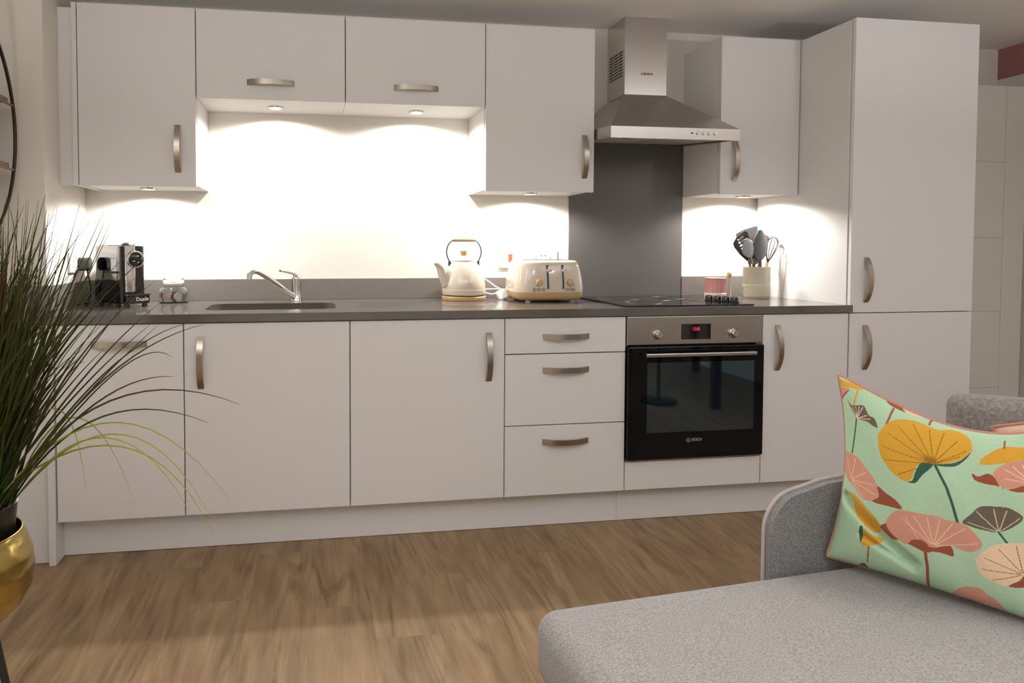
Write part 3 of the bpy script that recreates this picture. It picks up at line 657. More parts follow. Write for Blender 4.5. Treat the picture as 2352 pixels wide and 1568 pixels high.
# ---------------------------------------------------------------- utensil pot and utensils
UX,UY=3.035,.440
t=thing('utensil_pot','cream ribbed metal pot holding kitchen utensils in the right corner','pot',(UX,UY,ZT))
prof=[(0,.0003),(.058,.0003),(.0600,.003)]
z=.010
while z<.058: prof+=[(.0600,z),(.0612,z+.002),(.0600,z+.004)];z+=.0075
prof+=[(.0600,.070),(.0600,.143),(.0612,.146),(.0600,.149),(.0580,.146),(.0575,.010),(0,.008)]
bm=BM();lathe(bm,prof,(UX,UY,ZT),56);obj('body',bm,'potcream',t,smooth=50)
def utensil(name,label,mb,mh,bx,tx,outline,ang=0,yb=0,yt=0,ztop=.30,hole=None,hr=.0055,thick=.003,curve=.0,handle_to=.19,cup=0,slots=()):
    """handle from the pot floor to its head; head outline drawn in its own plane (u across, v up)"""
    base=Vector((UX+bx,UY+yb,ZT+.015));tip=Vector((UX+tx,UY+yt,ZT+ztop))
    d=(tip-base);L=d.length;d.normalize()
    t=thing(name,label,'utensil',base,0,'kitchen utensils in the cream pot')
    hl=L-max(v for u,v in outline)
    bm=BM();tube(bm,[base,base+d*(hl*.5),base+d*(hl+.004)],[hr,hr*.9,hr*.75],10);obj('handle',bm,mh,t,smooth=50)
    # head
    zax=d;xax=Vector((math.cos(R(ang)),math.sin(R(ang)),0));xax=(xax-zax*xax.dot(zax)).normalized();yax=zax.cross(xax)
    Mx=Matrix((xax,zax,yax)).transposed().to_4x4();Mx.translation=base+d*hl
    bm=BM()
    if cup:
        # spoon bowl: elliptical grid displaced
        us=[u for u,v in outline];vs=[v for u,v in outline];w=max(us);v0=min(vs);v1=max(vs);n=14;rings=[]
        shape=lambda s:w*math.sin(PI*s**.85)**.62 if 0<s<1 else 0
        fr=[];bk=[]
        for i in range(n+1):
            s=i/n;ww=max(shape(s),hr*.7 if s<.5 else w*.22);rowf=[];rowb=[]
            for k in range(9):
                q=-1+2*k/8;dep=cup*(1-q*q)*math.sin(PI*s)**.7 if 0<s<1 else 0
                rowf.append(bm.verts.new((q*ww,v0+(v1-v0)*s,-dep)));rowb.append(bm.verts.new((q*ww,v0+(v1-v0)*s,-dep-.003)))
            fr.append(rowf);bk.append(rowb)
        for i in range(n):
            for k in range(8):
                bm.faces.new((fr[i][k],fr[i][k+1],fr[i+1][k+1],fr[i+1][k]));bm.faces.new((bk[i][k],bk[i+1][k],bk[i+1][k+1],bk[i][k+1]))
            for k in (0,8): bm.faces.new((fr[i][k],fr[i+1][k],bk[i+1][k],bk[i][k]))
        for i in (0,n):
            for k in range(8): bm.faces.new((fr[i][k],fr[i][k+1],bk[i][k+1],bk[i][k]))
    elif slots:
        vo=[bm.verts.new((u,v,0)) for u,v in outline];E=[bm.edges.new((vo[i],vo[(i+1)%len(vo)])) for i in range(len(vo))]
        for (u0,v0_,u1,v1_,h) in slots:
            dv=Vector((u1-u0,v1_-v0_)).normalized();pn=Vector((-dv.y,dv.x))*h
            q=[(u0+pn.x,v0_+pn.y),(u1+pn.x,v1_+pn.y),(u1-pn.x,v1_-pn.y),(u0-pn.x,v0_-pn.y)]
            vs=[bm.verts.new((a,b,0)) for a,b in q];E+=[bm.edges.new((vs[i],vs[(i+1)%4])) for i in range(4)]
        bmesh.ops.triangle_fill(bm,edges=E,use_beauty=True)
        r=bmesh.ops.extrude_face_region(bm,geom=list(bm.faces));bmesh.ops.translate(bm,verts=[g for g in r['geom'] if isinstance(g,bmesh.types.BMVert)],vec=(0,0,-thick))
    else: prism(bm,outline,-thick,0,bev=thick*.3)
    bm.transform(Mx);obj('head',bm,mb,t,smooth=50)
    return t
def ell(w,h,n=24,p=1): return [(w*math.sin(2*PI*i/n),h/2-h/2*math.cos(2*PI*i/n)) for i in range(n)]
utensil('slotted_turner','charcoal slotted turner leaning out at the left of the pot','darksil','darksil',.010,-.108,[(-.008,0),(-.030,.040),(-.046,.085),(-.046,.105),(-.020,.128),(.022,.142),(.036,.132),(.038,.040),(.010,0)],ang=-5,yb=-.01,yt=-.02,ztop=.312,slots=[(-.020,.112,.012,.122,.004),(-.020,.096,.014,.106,.004),(-.018,.080,.015,.090,.004),(-.015,.064,.016,.074,.004),(-.012,.048,.017,.058,.004)])
utensil('spatula','charcoal flat spatula standing tallest at the back of the pot','darksil','bamboo',-.005,-.010,[(-.014,0),(-.070,.075),(-.072,.088),(-.030,.108),(.038,.126),(.046,.120),(.044,.060),(.012,0)],ang=0,yb=.03,yt=.05,ztop=.347)
utensil('serving_spoon','pale grey spoon seen from behind at the left of the pot','lightsil','bamboo',.015,-.092,[(-.034,0),(.034,.095)],ang=0,yb=-.010,yt=-.048,ztop=.283,cup=.013)
utensil('ladle','small dark ladle low at the left front of the pot','greysil','darksil',-.015,-.050,[(-.028,0),(.028,.070)],ang=-10,yb=-.012,yt=-.048,ztop=.228,cup=-.014)
utensil('serving_spoon','large grey silicone spoon at the front centre of the pot','greysil','greysil',.004,-.026,[(-.042,0),(.042,.145)],ang=5,yb=-.025,yt=-.055,ztop=.325,cup=.010,hr=.0095)
utensil('wooden_spatula','wooden spatula standing in the centre right of the pot','wood','wood',.012,.040,[(-.010,0),(-.028,.06),(-.030,.115),(.0,.124),(.028,.118),(.029,.06),(.010,0)],ang=0,yb=.02,yt=.005,ztop=.305)
utensil('masher','bamboo handled stick between the grey spoon and the ladle','bamboo','bamboo',-.005,-.006,[(-.005,0),(-.005,.03),(.005,.03),(.005,0)],yb=.0,yt=-.03,ztop=.225)
# whisk
base=Vector((UX+.012,UY-.005,ZT+.02));tip=Vector((UX+.083,UY-.010,ZT+.292));d=(tip-base).normalized();L=(tip-base).length
t=thing('whisk','balloon whisk with wooden handle leaning at the right of the pot','utensil',base,0,'kitchen utensils in the cream pot')
bm=BM();tube(bm,[base,base+d*(L*.55)],.0065,10);obj('handle',bm,'bamboo',t,smooth=50)
s_=d.cross(Vector((0,1,0))).normalized();u_=d.cross(s_)
bm=BM()
for k in range(5):
    a=PI*k/5;w=s_*math.cos(a)+u_*math.sin(a)
    P=catmull([base+d*(L*.54),base+d*(L*.70)+w*.016,base+d*(L*.88)+w*.026,base+d*(L*.98)+w*.014,base+d*L,base+d*(L*.98)-w*.014,base+d*(L*.88)-w*.026,base+d*(L*.70)-w*.016,base+d*(L*.54)],5)
    tube(bm,P,.0019,6)
obj('wires',bm,'darksil',t,smooth=50)

# ---------------------------------------------------------------- pink jar
PX,PY=2.862,.505
t=thing('storage_jar','small ribbed pink jar with wooden lid between hob and utensil pot','jar',(PX,PY,ZT))
bm=BM();n=72;rA=[];
for z_,r_ in ((.022,.0455),(.0225,.0465),(.086,.0465),(.0865,.0455)):
    rA.append([bm.verts.new((PX+(r_+(.0012*math.cos(18*2*PI*i/n)))*math.cos(2*PI*i/n),PY+(r_+(.0012*math.cos(18*2*PI*i/n)))*math.sin(2*PI*i/n),ZT+z_)) for i in range(n)])
for a,b in zip(rA,rA[1:]):
    for i in range(n): j=(i+1)%n;bm.faces.new((a[i],a[j],b[j],b[i]))
bm.faces.new(rA[0][::-1]);bm.faces.new(rA[-1]);obj('body',bm,'pinkcer',t,smooth=60)
bm=BM();lathe(bm,[(0,.0003),(.049,.0003),(.0505,.003),(.0500,.018),(.0465,.0215),(0,.0215)],(PX,PY,ZT),40);obj('base_band',bm,'creamcer',t,smooth=40)
bm=BM();lathe(bm,[(0,.0868),(.0485,.0868),(.0495,.089),(.0485,.0935),(0,.0945)],(PX,PY,ZT),40);obj('lid',bm,'wood',t,smooth=40)
t=thing('honey_dipper','small wooden dipper with a white stem leaning on the pink jar','utensil',(PX+.058,PY-.020,ZT))
b0=Vector((PX+.066,PY-.020,ZT+.006));
bm=BM();tube(bm,[b0,b0+Vector((-.002,0,.085))],[.0055,.0045],10);obj('stem',bm,'creamcer',t,smooth=50)
bm=BM();lathe(bm,[(0,0),(.007,.003),(.0115,.014),(.0105,.026),(.005,.035),(0,.036)],(b0.x-.006,b0.y,ZT+.092),20);obj('head',bm,'wood',t,smooth=60)
# ---------------------------------------------------------------- sofa
SO=Vector((1.330,-1.276,0)); SR=R(5.5)
t=thing('sofa','light grey fabric chaise sofa in the foreground','sofa',SO,SR)
def s2(n,bm,m,p=None,**k):
    bm.transform(XF[t.name]);return obj(n,bm,m,p or t,**k)
def softbox(x0,x1,y0,y1,z0,z1,r,crown=0):
    bm=BM();box(bm,x0,x1,y0,y1,z0,z1,r,6)
    if crown:
        bmesh.ops.subdivide_edges(bm,edges=[e for e in bm.edges if e.calc_length()>.2],cuts=12,use_grid_fill=True)
        for v in bm.verts:
            if v.co.z>z1-.002:
                a=(v.co.x-x0)/(x1-x0)*2-1;b=(v.co.y-y0)/(y1-y0)*2-1;v.co.z+=crown*max(0,(1-a*a))*max(0,(1-b*b))
    return bm
s2('seat_cushion',softbox(0,1.255,-.96,0,.300,.439,.042,.012),'sofa',smooth=60)
s2('base',softbox(.018,1.36,-.94,-.012,.13,.305,.012),'sofa',smooth=40)
s2('backrest',softbox(1.262,1.385,-.96,.0,.306,.70,.05),'arm',smooth=60)
# thin upholstered arm panel at the far end
r=.085;zt=.622
out=[(.556,.10)]+[(.556+r-r*math.cos(R(a)),zt-.022-r+r*math.sin(R(a))) for a in range(0,76,8)]+[(.70,zt-.008),(.80,zt-.002),(1.0,zt),(1.376,zt),(1.376,.10)]
bm=BM();prism(bm,out,0,.022,T=Matrix.Translation((0,.024,0))@Matrix.Rotation(PI/2,4,'X'),bev=.004)
am=s2('arm_panel',bm,'arm',smooth=40)
bm=BM();P=[(x-.0005 if i<11 else x,.025,z+(.001 if i>5 else 0)) for i,(x,z) in enumerate(out[:-1])];tube(bm,P,.0042,8);s2('piping',bm,'pipsofa',am,smooth=60)
for lx,ly in ((.08,-.10),(.08,-.86),(1.28,-.10),(1.28,-.86)):
    bm=BM();cyl(bm,(lx,ly,.0005),(lx,ly,.1295),.014,.022,16);s2('leg',bm,'dkwood')

# ---------------------------------------------------------------- cushions
def pillow(name,label,BL,w,h,W,sT,sL,sB,bulge,N,matf,matp,paint=None,front_only=None,crease=None,back=.05,cat='cushion'):
    BL=np.array(BL);w=np.array(w);h=np.array(h);n=np.cross(w,h);n/=np.linalg.norm(n)
    g=np.linspace(0,1,N+1);s,tt=np.meshgrid(g,g,indexing='ij')
    S=2*s-1;T=2*tt-1;qs=1-S*S;qt=1-T*T
    x=s*W+sL*qt*(1-s)-sL*qt*s;y=tt*W-sT*qs*(.62+.8*s)*tt+sB*qs*(1-tt)
    base=BL+x[...,None]*w+y[...,None]*h
    prof=(qs*qt)**.42
    rg=np.random.default_rng(3)
    wob=.0025*np.sin(9*s+3*tt)*np.sin(7*tt-4*s)+.0015*np.sin(23*s+11*tt+1)
    f=bulge*prof+wob*prof
    if crease is not None:
        for (pts,dep,wd) in crease:
            dmin=np.full(s.shape,9.)
            for (a0,b0),(a1,b1) in zip(pts,pts[1:]):
                dx,dy=a1-a0,b1-b0;L2=dx*dx+dy*dy;k=np.clip(((s-a0)*dx+(tt-b0)*dy)/L2,0,1)
                dmin=np.minimum(dmin,np.hypot(s-(a0+k*dx),tt-(b0+k*dy)))
            f-=dep*np.exp(-(dmin/wd)**2)*np.minimum(1,prof*2)
    front=base+f[...,None]*n
    bk=base-(back*prof)[...,None]*n
    nv=(N+1)**2
    verts=np.concatenate([front.reshape(-1,3),bk.reshape(-1,3)])
    idx=np.arange(nv).reshape(N+1,N+1)
    q=np.stack([idx[:-1,:-1],idx[1:,:-1],idx[1:,1:],idx[:-1,1:]],-1).reshape(-1,4)
    qb=q[:,::-1]+nv
    # close the rim
    rim=list(idx[:-1,0])+list(idx[-1,:-1])+list(idx[1:,-1][::-1])+list(idx[0,1:][::-1])
    rq=np.array([[rim[(i+1)%len(rim)],rim[i],rim[i]+nv,rim[(i+1)%len(rim)]+nv] for i in range(len(rim))])
    faces=np.concatenate([q,qb,rq])
    c=Vector(tuple(BL+w*W/2)); 
    t=thing(name,label,cat,c)
    me=bpy.data.meshes.new('cover');me.vertices.add(len(verts));me.vertices.foreach_set('co',(verts-np.array(c)).ravel())
    me.loops.add(faces.size);me.loops.foreach_set('vertex_index',faces.ravel().astype(np.int32))
    me.polygons.add(len(faces));me.polygons.foreach_set('loop_start',(np.arange(len(faces))*4).astype(np.int32))
    me.update(calc_edges=True);me.shade_smooth()
    me.materials.append(M[matf])
    if paint is not None:
        ca=me.color_attributes.new('col','FLOAT_COLOR','POINT')
        cols=np.ones((len(verts),4));cc=paint(s,tt,x,y).reshape(-1,3);cols[:nv,:3]=cc;cols[nv:,:3]=cc
        ca.data.foreach_set('color',cols.ravel())
    o=bpy.data.objects.new('cover',me);COL.objects.link(o);o.parent=t;XF[o.name]=XF[t.name].copy()
    step=max(1,N//40)
    rp=[Vector(verts[i]) for i in rim[::step]]
    bm=BM();tube(bm,rp,.0034,8,closed=True);obj('piping',bm,matp,t,smooth=60)
    return t
PAT=[('p','Y',[(-0.059,0.928),(-0.003,0.976),(0.084,1.002),(0.172,1.023),(0.113,0.989),(0.063,0.968),(-0.01,0.937),(-0.062,0.892)]),('l','Y',[(0.101,0.98),(0.076,0.887)],0.0041),('p','P',[(-0.065,0.899),(-0.011,0.932),(0.058,0.956),(-0.01,0.858),(-0.04,0.795),(-0.061,0.773),(-0.075,0.807)]),('p','B',[(0.058,0.956),(0.014,0.903),(-0.037,0.818),(-0.05,0.784),(-0.01,0.853)]),('p','G',[(0.038,0.894),(0.061,0.878),(0.085,0.889),(0.129,0.913),(0.153,0.878),(0.182,0.876),(0.198,0.835),(0.169,0.832),(0.144,0.837),(0.089,0.821),(0.072,0.841),(0.055,0.865)]),('l','D',[(0.085,0.818),(0.054,0.619)],0.0037),('v','W',(0.088,0.821),[(0.065,0.872),(0.085,0.887),(0.107,0.902),(0.127,0.909),(0.149,0.875),(0.165,0.862)],0.0012),('p','B',[(0.209,1.016),(0.261,1.016),(0.317,0.99),(0.289,0.987),(0.244,0.991)]),('p','C',[(0.29,1.017),(0.34,1.031),(0.398,1.009),(0.385,0.997),(0.331,0.991)]),('l','T',[(0.268,0.981),(0.239,0.875)],0.0049),('p','P',[(0.375,1.036),(0.467,1.06),(0.422,1.035)]),('l','T',[(0.454,1.046),(0.425,1.011),(0.421,0.977)],0.0049),('p','Y',[(0.198,0.775),(0.211,0.828),(0.25,0.895),(0.301,0.943),(0.364,0.969),(0.426,0.969),(0.46,0.966),(0.509,0.987),(0.555,0.982),(0.589,0.953),(0.6,0.891),(0.574,0.85),(0.537,0.815),(0.498,0.787),(0.457,0.77),(0.407,0.748),(0.379,0.709),(0.367,0.647),(0.345,0.614),(0.297,0.617),(0.246,0.65),(0.211,0.698)]),('b',(0.442,0.784),0.062,0.045),('v','O',(0.457,0.775),[(0.28,0.91),(0.351,0.96),(0.423,0.966),(0.486,0.973),(0.545,0.946),(0.587,0.898),(0.235,0.841),(0.206,0.747),(0.22,0.675),(0.288,0.622),(0.566,0.858)],0.0016),('p','D',[(0.598,0.889),(0.581,0.842),(0.546,0.794),(0.492,0.774),(0.457,0.77),(0.531,0.806),(0.568,0.84)]),('p','D',[(0.457,0.767),(0.407,0.753),(0.383,0.701),(0.368,0.633),(0.345,0.613),(0.383,0.625),(0.411,0.683)]),('l','D',[(0.465,0.768),(0.522,0.661),(0.552,0.575),(0.578,0.48)],0.007),('p','P',[(-0.01,0.593),(0.075,0.613),(0.134,0.582),(0.181,0.542),(0.215,0.482),(0.205,0.439),(0.172,0.413),(0.127,0.409),(0.074,0.448),(0.029,0.468),(-0.012,0.52)]),('v','W',(0.056,0.479),[(0.021,0.58),(0.075,0.605),(0.144,0.56),(0.192,0.509),(0.204,0.458),(0.135,0.414)],0.0016),('p','B',[(0.2,0.513),(0.244,0.496),(0.295,0.481),(0.329,0.445),(0.265,0.428),(0.181,0.415),(0.212,0.457)]),('p','Y',[(0.046,0.4),(0.098,0.404),(0.158,0.367),(0.215,0.325),(0.236,0.275),(0.215,0.24),(0.152,0.266),(0.091,0.314)]),('p','Y',[(0.146,0.243),(0.2,0.227),(0.254,0.216),(0.222,0.175),(0.184,0.152),(0.151,0.152)]),('p','D',[(0.133,0.246),(0.15,0.25),(0.153,0.164),(0.138,0.188)]),('l','T',[(0.192,0.15),(0.196,0.051)],0.0041),('p','G',[(0.147,-0.012),(0.18,0.037),(0.211,-0.0),(0.248,-0.0),(0.293,0.052),(0.25,-0.009),(0.242,-0.044),(0.2,-0.05),(0.153,-0.036)]),('p','B',[(0.234,0.299),(0.273,0.328),(0.317,0.271),(0.357,0.258),(0.415,0.303),(0.452,0.284),(0.489,0.288),(0.551,0.326),(0.566,0.268),(0.525,0.267),(0.482,0.26),(0.447,0.24),(0.387,0.251),(0.326,0.255),(0.28,0.239),(0.241,0.267)]),('p','P',[(0.259,0.341),(0.291,0.411),(0.346,0.444),(0.422,0.461),(0.474,0.474),(0.532,0.474),(0.596,0.478),(0.637,0.457),(0.68,0.393),(0.673,0.355),(0.634,0.32),(0.593,0.321),(0.551,0.326),(0.503,0.298),(0.46,0.281),(0.415,0.303),(0.386,0.281),(0.357,0.248),(0.318,0.261),(0.275,0.293)]),('p','B',[(0.378,0.278),(0.422,0.307),(0.46,0.287),(0.446,0.251),(0.395,0.254)]),('l','B',[(0.447,0.246),(0.459,0.147),(0.459,-0.01)],0.0074),('v','W',(0.481,0.295),[(0.316,0.402),(0.377,0.443),(0.441,0.461),(0.502,0.47),(0.561,0.469),(0.62,0.466),(0.676,0.388)],0.0016),('l','W',[(0.415,0.303),(0.348,0.406)],0.0016),('p','G',[(0.598,0.489),(0.633,0.548),(0.664,0.595),(0.715,0.606),(0.773,0.603),(0.819,0.571),(0.833,0.546),(0.811,0.511),(0.749,0.466),(0.678,0.466),(0.623,0.476)]),('v','W',(0.746,0.465),[(0.645,0.573),(0.716,0.602),(0.771,0.594),(0.827,0.554),(0.612,0.497)],0.0016),('l','D',[(0.746,0.461),(0.776,0.412)],0.0049),('p','C',[(0.657,0.267),(0.674,0.328),(0.726,0.386),(0.783,0.41),(0.84,0.414),(0.893,0.403),(0.922,0.343),(0.901,0.263),(0.857,0.229),(0.835,0.252),(0.821,0.22),(0.776,0.175),(0.727,0.176),(0.678,0.199)]),('p','B',[(0.776,0.174),(0.821,0.22),(0.838,0.245),(0.888,0.244),(0.832,0.185)]),('v','O',(0.835,0.252),[(0.738,0.38),(0.811,0.41),(0.68,0.311),(0.663,0.236),(0.709,0.182),(0.869,0.401),(0.911,0.358)],0.0016),('p','P',[(0.542,-0.0),(0.596,0.089),(0.661,0.115),(0.69,0.089),(0.724,0.066),(0.754,-0.0),(0.7,0.019),(0.624,0.004),(0.577,0.02)]),('p','Y',[(0.64,0.859),(0.673,0.906),(0.716,0.937),(0.783,0.928),(0.836,0.912),(0.846,0.861),(0.783,0.86),(0.719,0.845),(0.647,0.831)]),('p','P',[(0.696,0.792),(0.732,0.845),(0.784,0.856),(0.849,0.844),(0.876,0.758),(0.863,0.678),(0.821,0.688),(0.775,0.706),(0.737,0.714),(0.706,0.765)]),('p','B',[(0.615,0.774),(0.642,0.764),(0.678,0.786),(0.706,0.765),(0.737,0.71),(0.781,0.706),(0.818,0.718),(0.822,0.684),(0.764,0.699),(0.717,0.722),(0.672,0.727),(0.631,0.74)]),('v','W',(0.845,0.728),[(0.729,0.819),(0.757,0.836),(0.792,0.842),(0.737,0.766)],0.0016),('l','T',[(0.71,0.967),(0.717,0.928)],0.0037)]
CL={'0':srgb(170,200,168),'Y':srgb(200,152,54),'P':srgb(198,142,122),'B':srgb(140,76,54),'G':srgb(98,90,76),'C':srgb(228,198,166),'D':srgb(52,88,72),'W':srgb(226,196,168),'O':srgb(140,96,30),'T':srgb(148,92,66)}
def paint_leaves(s,t,x,y):
    col=np.empty(s.shape+(3,));col[:]=CL['0'][:3]
    # second row of leaves where the print runs out of the photographed part
    def seg(a,b,hw,c):
        dx,dy=b[0]-a[0],b[1]-a[1];L2=dx*dx+dy*dy+1e-9;k=np.clip(((s-a[0])*dx+(t-a[1])*dy)/L2,0,1)
        m=np.hypot(s-(a[0]+k*dx),t-(a[1]+k*dy))<hw;col[m]=CL[c][:3]
    for e in PAT:
        if e[0]=='p':
            P=e[2];ins=np.zeros(s.shape,bool);n=len(P)
            # soften the hand-drawn outline
            Q=[]
            for i in range(n):
                a,b,c,d=[np.array(P[(i+k)%n]) for k in (-1,0,1,2)]
                for u in (0,.25,.5,.75): Q.append(.5*((2*b)+(c-a)*u+(2*a-5*b+4*c-d)*u*u+(3*b-a-3*c+d)*u**3))
            m=len(Q)
            for i in range(m):
                x0,y0=Q[i];x1,y1=Q[(i+1)%m]
                if y0==y1: continue
                cond=((t>y0)!=(t>y1))&(s<(x1-x0)*(t-y0)/(y1-y0)+x0);ins^=cond
            col[ins]=CL[e[1]][:3]
        elif e[0]=='l':
            for a,b in zip(e[2],e[2][1:]): seg(a,b,e[3],e[1])
        elif e[0]=='v':
            for b in e[3]:
                a=e[2];seg((a[0]+(b[0]-a[0])*.06,a[1]+(b[1]-a[1])*.06),(a[0]+(b[0]-a[0])*.93,a[1]+(b[1]-a[1])*.93),max(e[4],.0018),e[1])
        elif e[0]=='b':
            d=np.hypot((s-e[1][0])/e[2],(t-e[1][1])/(e[3]));ang=np.arctan2(t-e[1][1],s-e[1][0])
            lim=.62+.28*np.sin(ang*17)*np.sin(ang*5+1);k=np.clip((lim-d)/.25,0,.8)[...,None]
            k=k*(np.abs(col-np.array(CL['Y'][:3])).sum(-1)<.02)[...,None]
            col=col*(1-k)+np.array(CL['O'][:3])*k
    return col
M['print']=attr_color(mat('leaf_print_linen',(1,1,1),.9,spec=.15,sheen=.1,bump=(500,.25,.0008,(1,1,1))),'col',(260,(1,1,1),.86,1.10))
pillow('scatter_cushion','mint green cushion printed with yellow and pink lotus leaves on the sofa',(2.018,-1.217,.459),(.5566,-.8306,-.0171),(.0727,.0282,.997),.395,.068,.025,.0075,.062,430,'print','piping',paint=paint_leaves,
   crease=[([(.03,.37),(.12,.32),(.22,.26),(.32,.19),(.40,.14)],.022,.024),([(.15,.2),(.3,.15),(.4,.1)],.006,.02)],back=.045)
pillow('scatter_cushion','blush pink cushion peeping out behind the mint cushion',(2.327,-1.429,.452),(.50,-.80,.333),(-.157,.254,.954),.33,.0,.03,.0,.03,40,'blush','piping',back=.03)
# grey boucle back cushion
t=thing('back_cushion','grey textured back cushion standing at the right edge behind the mint cushion','cushion',(2.40,-1.30,.45),-R(32.6))
bm=BM();box(bm,0,.30,-.075,0,.452,.818,.030,5)
bmesh.ops.subdivide_edges(bm,edges=[e for e in bm.edges if e.calc_length()>.2],cuts=8,use_grid_fill=True)
for v in bm.verts:
    a=v.co.x/.30*2-1;b=(v.co.z-.448)/.37*2-1
    k=max(0,1-a*a)*max(0,1-b*b);v.co.y+=(-.02 if v.co.y<-.04 else .0)*k
bm.transform(Matrix.Translation((2.288,-1.226,0))@Matrix.Rotation(-R(32.6),4,'Z'));obj('cover',bm,'boucle',t,smooth=60)

# ---------------------------------------------------------------- plant, pot and planter
PC=Vector((.190,-1.0,0))
t=thing('planter','hammered gold planter bowl on black legs at the left edge','planter',PC)
bm=BM();out_=[(0,.330),(.05,.334),(.085,.350),(.112,.378),(.127,.410),(.1315,.445),(.129,.478),(.121,.505),(.110,.528),(.1085,.530)]
inn_=[(.1065,.528),(.117,.503),(.1255,.478),(.128,.445),(.123,.410),(.108,.380),(.08,.354),(0,.336)]
# dense rings for the hammered surface
def dens(pr,k):
    o=[]
    for (a,b),(c,d) in zip(pr,pr[1:]):
        for i in range(k):o.append((a+(c-a)*i/k,b+(d-b)*i/k))
    return o+[pr[-1]]
lathe(bm,dens(out_,6),PC,120);lathe(bm,inn_,PC,60)
rngp=random.Random(5);dents=[(rngp.uniform(0,2*PI),rngp.uniform(.35,.52)) for _ in range(230)]
for v in bm.verts:
    dx,dy=v.co.x-PC.x,v.co.y-PC.y;r_=math.hypot(dx,dy)
    if r_<.05: continue
    a=math.atan2(dy,dx);d=0
    for (aa,zz) in dents:
        da=(a-aa+PI)%(2*PI)-PI
        if abs(da)<.25 and abs(v.co.z-zz)<.03:
            q=(da*.13/.017)**2+((v.co.z-zz)/.009)**2
            d=max(d,.0022*math.exp(-q))
    f=1-d/r_;v.co.x=PC.x+dx*f;v.co.y=PC.y+dy*f
obj('bowl',bm,'gold',t,smooth=80)
bm=BM();P=[(PC.x+.1085*math.cos(a*PI/32),PC.y+.1085*math.sin(a*PI/32),.530) for a in range(64)];tube(bm,P,.0022,8,closed=True);obj('rim',bm,'gold',t,smooth=60)
for a in (-8,112,232):
    ca,sa=math.cos(R(a)),math.sin(R(a))
    bm=BM();tube(bm,[PC+Vector((ca*.055,sa*.055,.352)),PC+Vector((ca*.128,sa*.128,.0008))],[.0085,.0065],10);obj('leg',bm,'blackmet',t,smooth=50)
t=thing('potted_grass','tall ornamental grass plant in a black pot inside the gold planter','plant',PC+Vector((0,0,.345)))
bm=BM();lathe(bm,[(0,.345),(.075,.345),(.078,.35),(.101,.588),(.103,.590),(.099,.592),(.094,.560),(0,.555)],PC,48);obj('pot',bm,'black',t,smooth=40)
bm=BM();lathe(bm,[(0,.566),(.05,.564),(.0945,.561)],PC,32);obj('soil',bm,'soil',t)
BLD=[((0.506,-1.0,1.194),(0.363,-1.0,0.916),0),((0.484,-0.96,1.193),(0.384,-0.96,0.966),0),((0.497,-1.04,1.194),(0.391,-1.04,0.958),0),((0.456,-0.92,1.212),(0.353,-0.92,0.982),0),((0.457,-1.08,1.214),(0.394,-1.08,0.997),0),((0.399,-1.0,1.194),(0.329,-1.0,0.917),0),((0.373,-0.96,1.218),(0.323,-0.96,0.949),0),((0.38,-1.04,1.205),(0.336,-1.04,0.923),0),((0.319,-0.92,1.232),(0.275,-0.92,0.906),0),((0.362,-1.08,1.224),(0.34,-1.08,0.929),0),((0.326,-1.0,1.225),(0.308,-1.0,0.917),0),((0.295,-0.96,1.243),(0.278,-0.96,0.912),0),((0.309,-1.04,1.228),(0.304,-1.04,0.924),0),((0.25,-0.92,1.247),(0.318,-0.92,1.079),0),((0.441,-1.08,1.149),(0.385,-1.08,0.963),0),((0.44,-1.0,1.196),(0.346,-1.0,0.926),0),((0.388,-0.96,1.164),(0.331,-0.96,0.911),0),((0.384,-1.04,1.198),(0.35,-1.04,0.958),0),((0.307,-0.92,1.174),(0.279,-0.92,0.877),0),((0.351,-1.08,1.187),(0.336,-1.08,0.886),0),((0.354,-1.0,1.154),(0.32,-1.0,0.871),0),((0.439,-0.96,1.174),(0.357,-0.96,0.929),0),((0.562,-1.04,1.055),(0.419,-1.04,0.876),0),((0.569,-0.92,0.954),(0.34,-0.92,0.749),0),((0.607,-1.08,1.016),(0.441,-1.08,0.883),0),((0.682,-1.0,0.962),(0.458,-1.0,0.914),0),((0.638,-0.96,0.96),(0.455,-0.96,0.918),0),((0.621,-1.04,0.898),(0.54,-1.04,0.973),0),((0.55,-0.92,0.954),(0.368,-0.92,0.806),0),((0.468,-1.08,1.057),(0.351,-1.08,0.842),0),((0.435,-1.0,1.108),(0.363,-1.0,0.916),0),((0.488,-0.96,1.013),(0.356,-0.96,0.844),0),((0.432,-1.04,0.912),(0.359,-1.04,0.806),0),((0.452,-0.92,0.902),(0.331,-0.92,0.788),0),((0.763,-1.08,0.803),(0.466,-1.08,0.935),0),((0.689,-1.0,0.745),(0.431,-1.0,0.868),0),((0.423,-0.96,0.88),(0.383,-0.96,0.881),0),((0.625,-1.04,0.857),(0.461,-1.04,0.875),0),((0.734,-1.0,0.57),(0.485,-1.0,0.946),1),((0.702,-1.04,0.54),(0.53,-1.04,0.919),1),((0.656,-1.08,0.592),(0.499,-1.08,0.899),1),((0.523,-0.96,0.559),(0.402,-0.96,0.962),1),((0.408,-0.92,0.583),(0.371,-0.92,0.982),1),((0.696,-1.0,0.5),(0.528,-1.0,0.875),1)]
rg=random.Random(11)
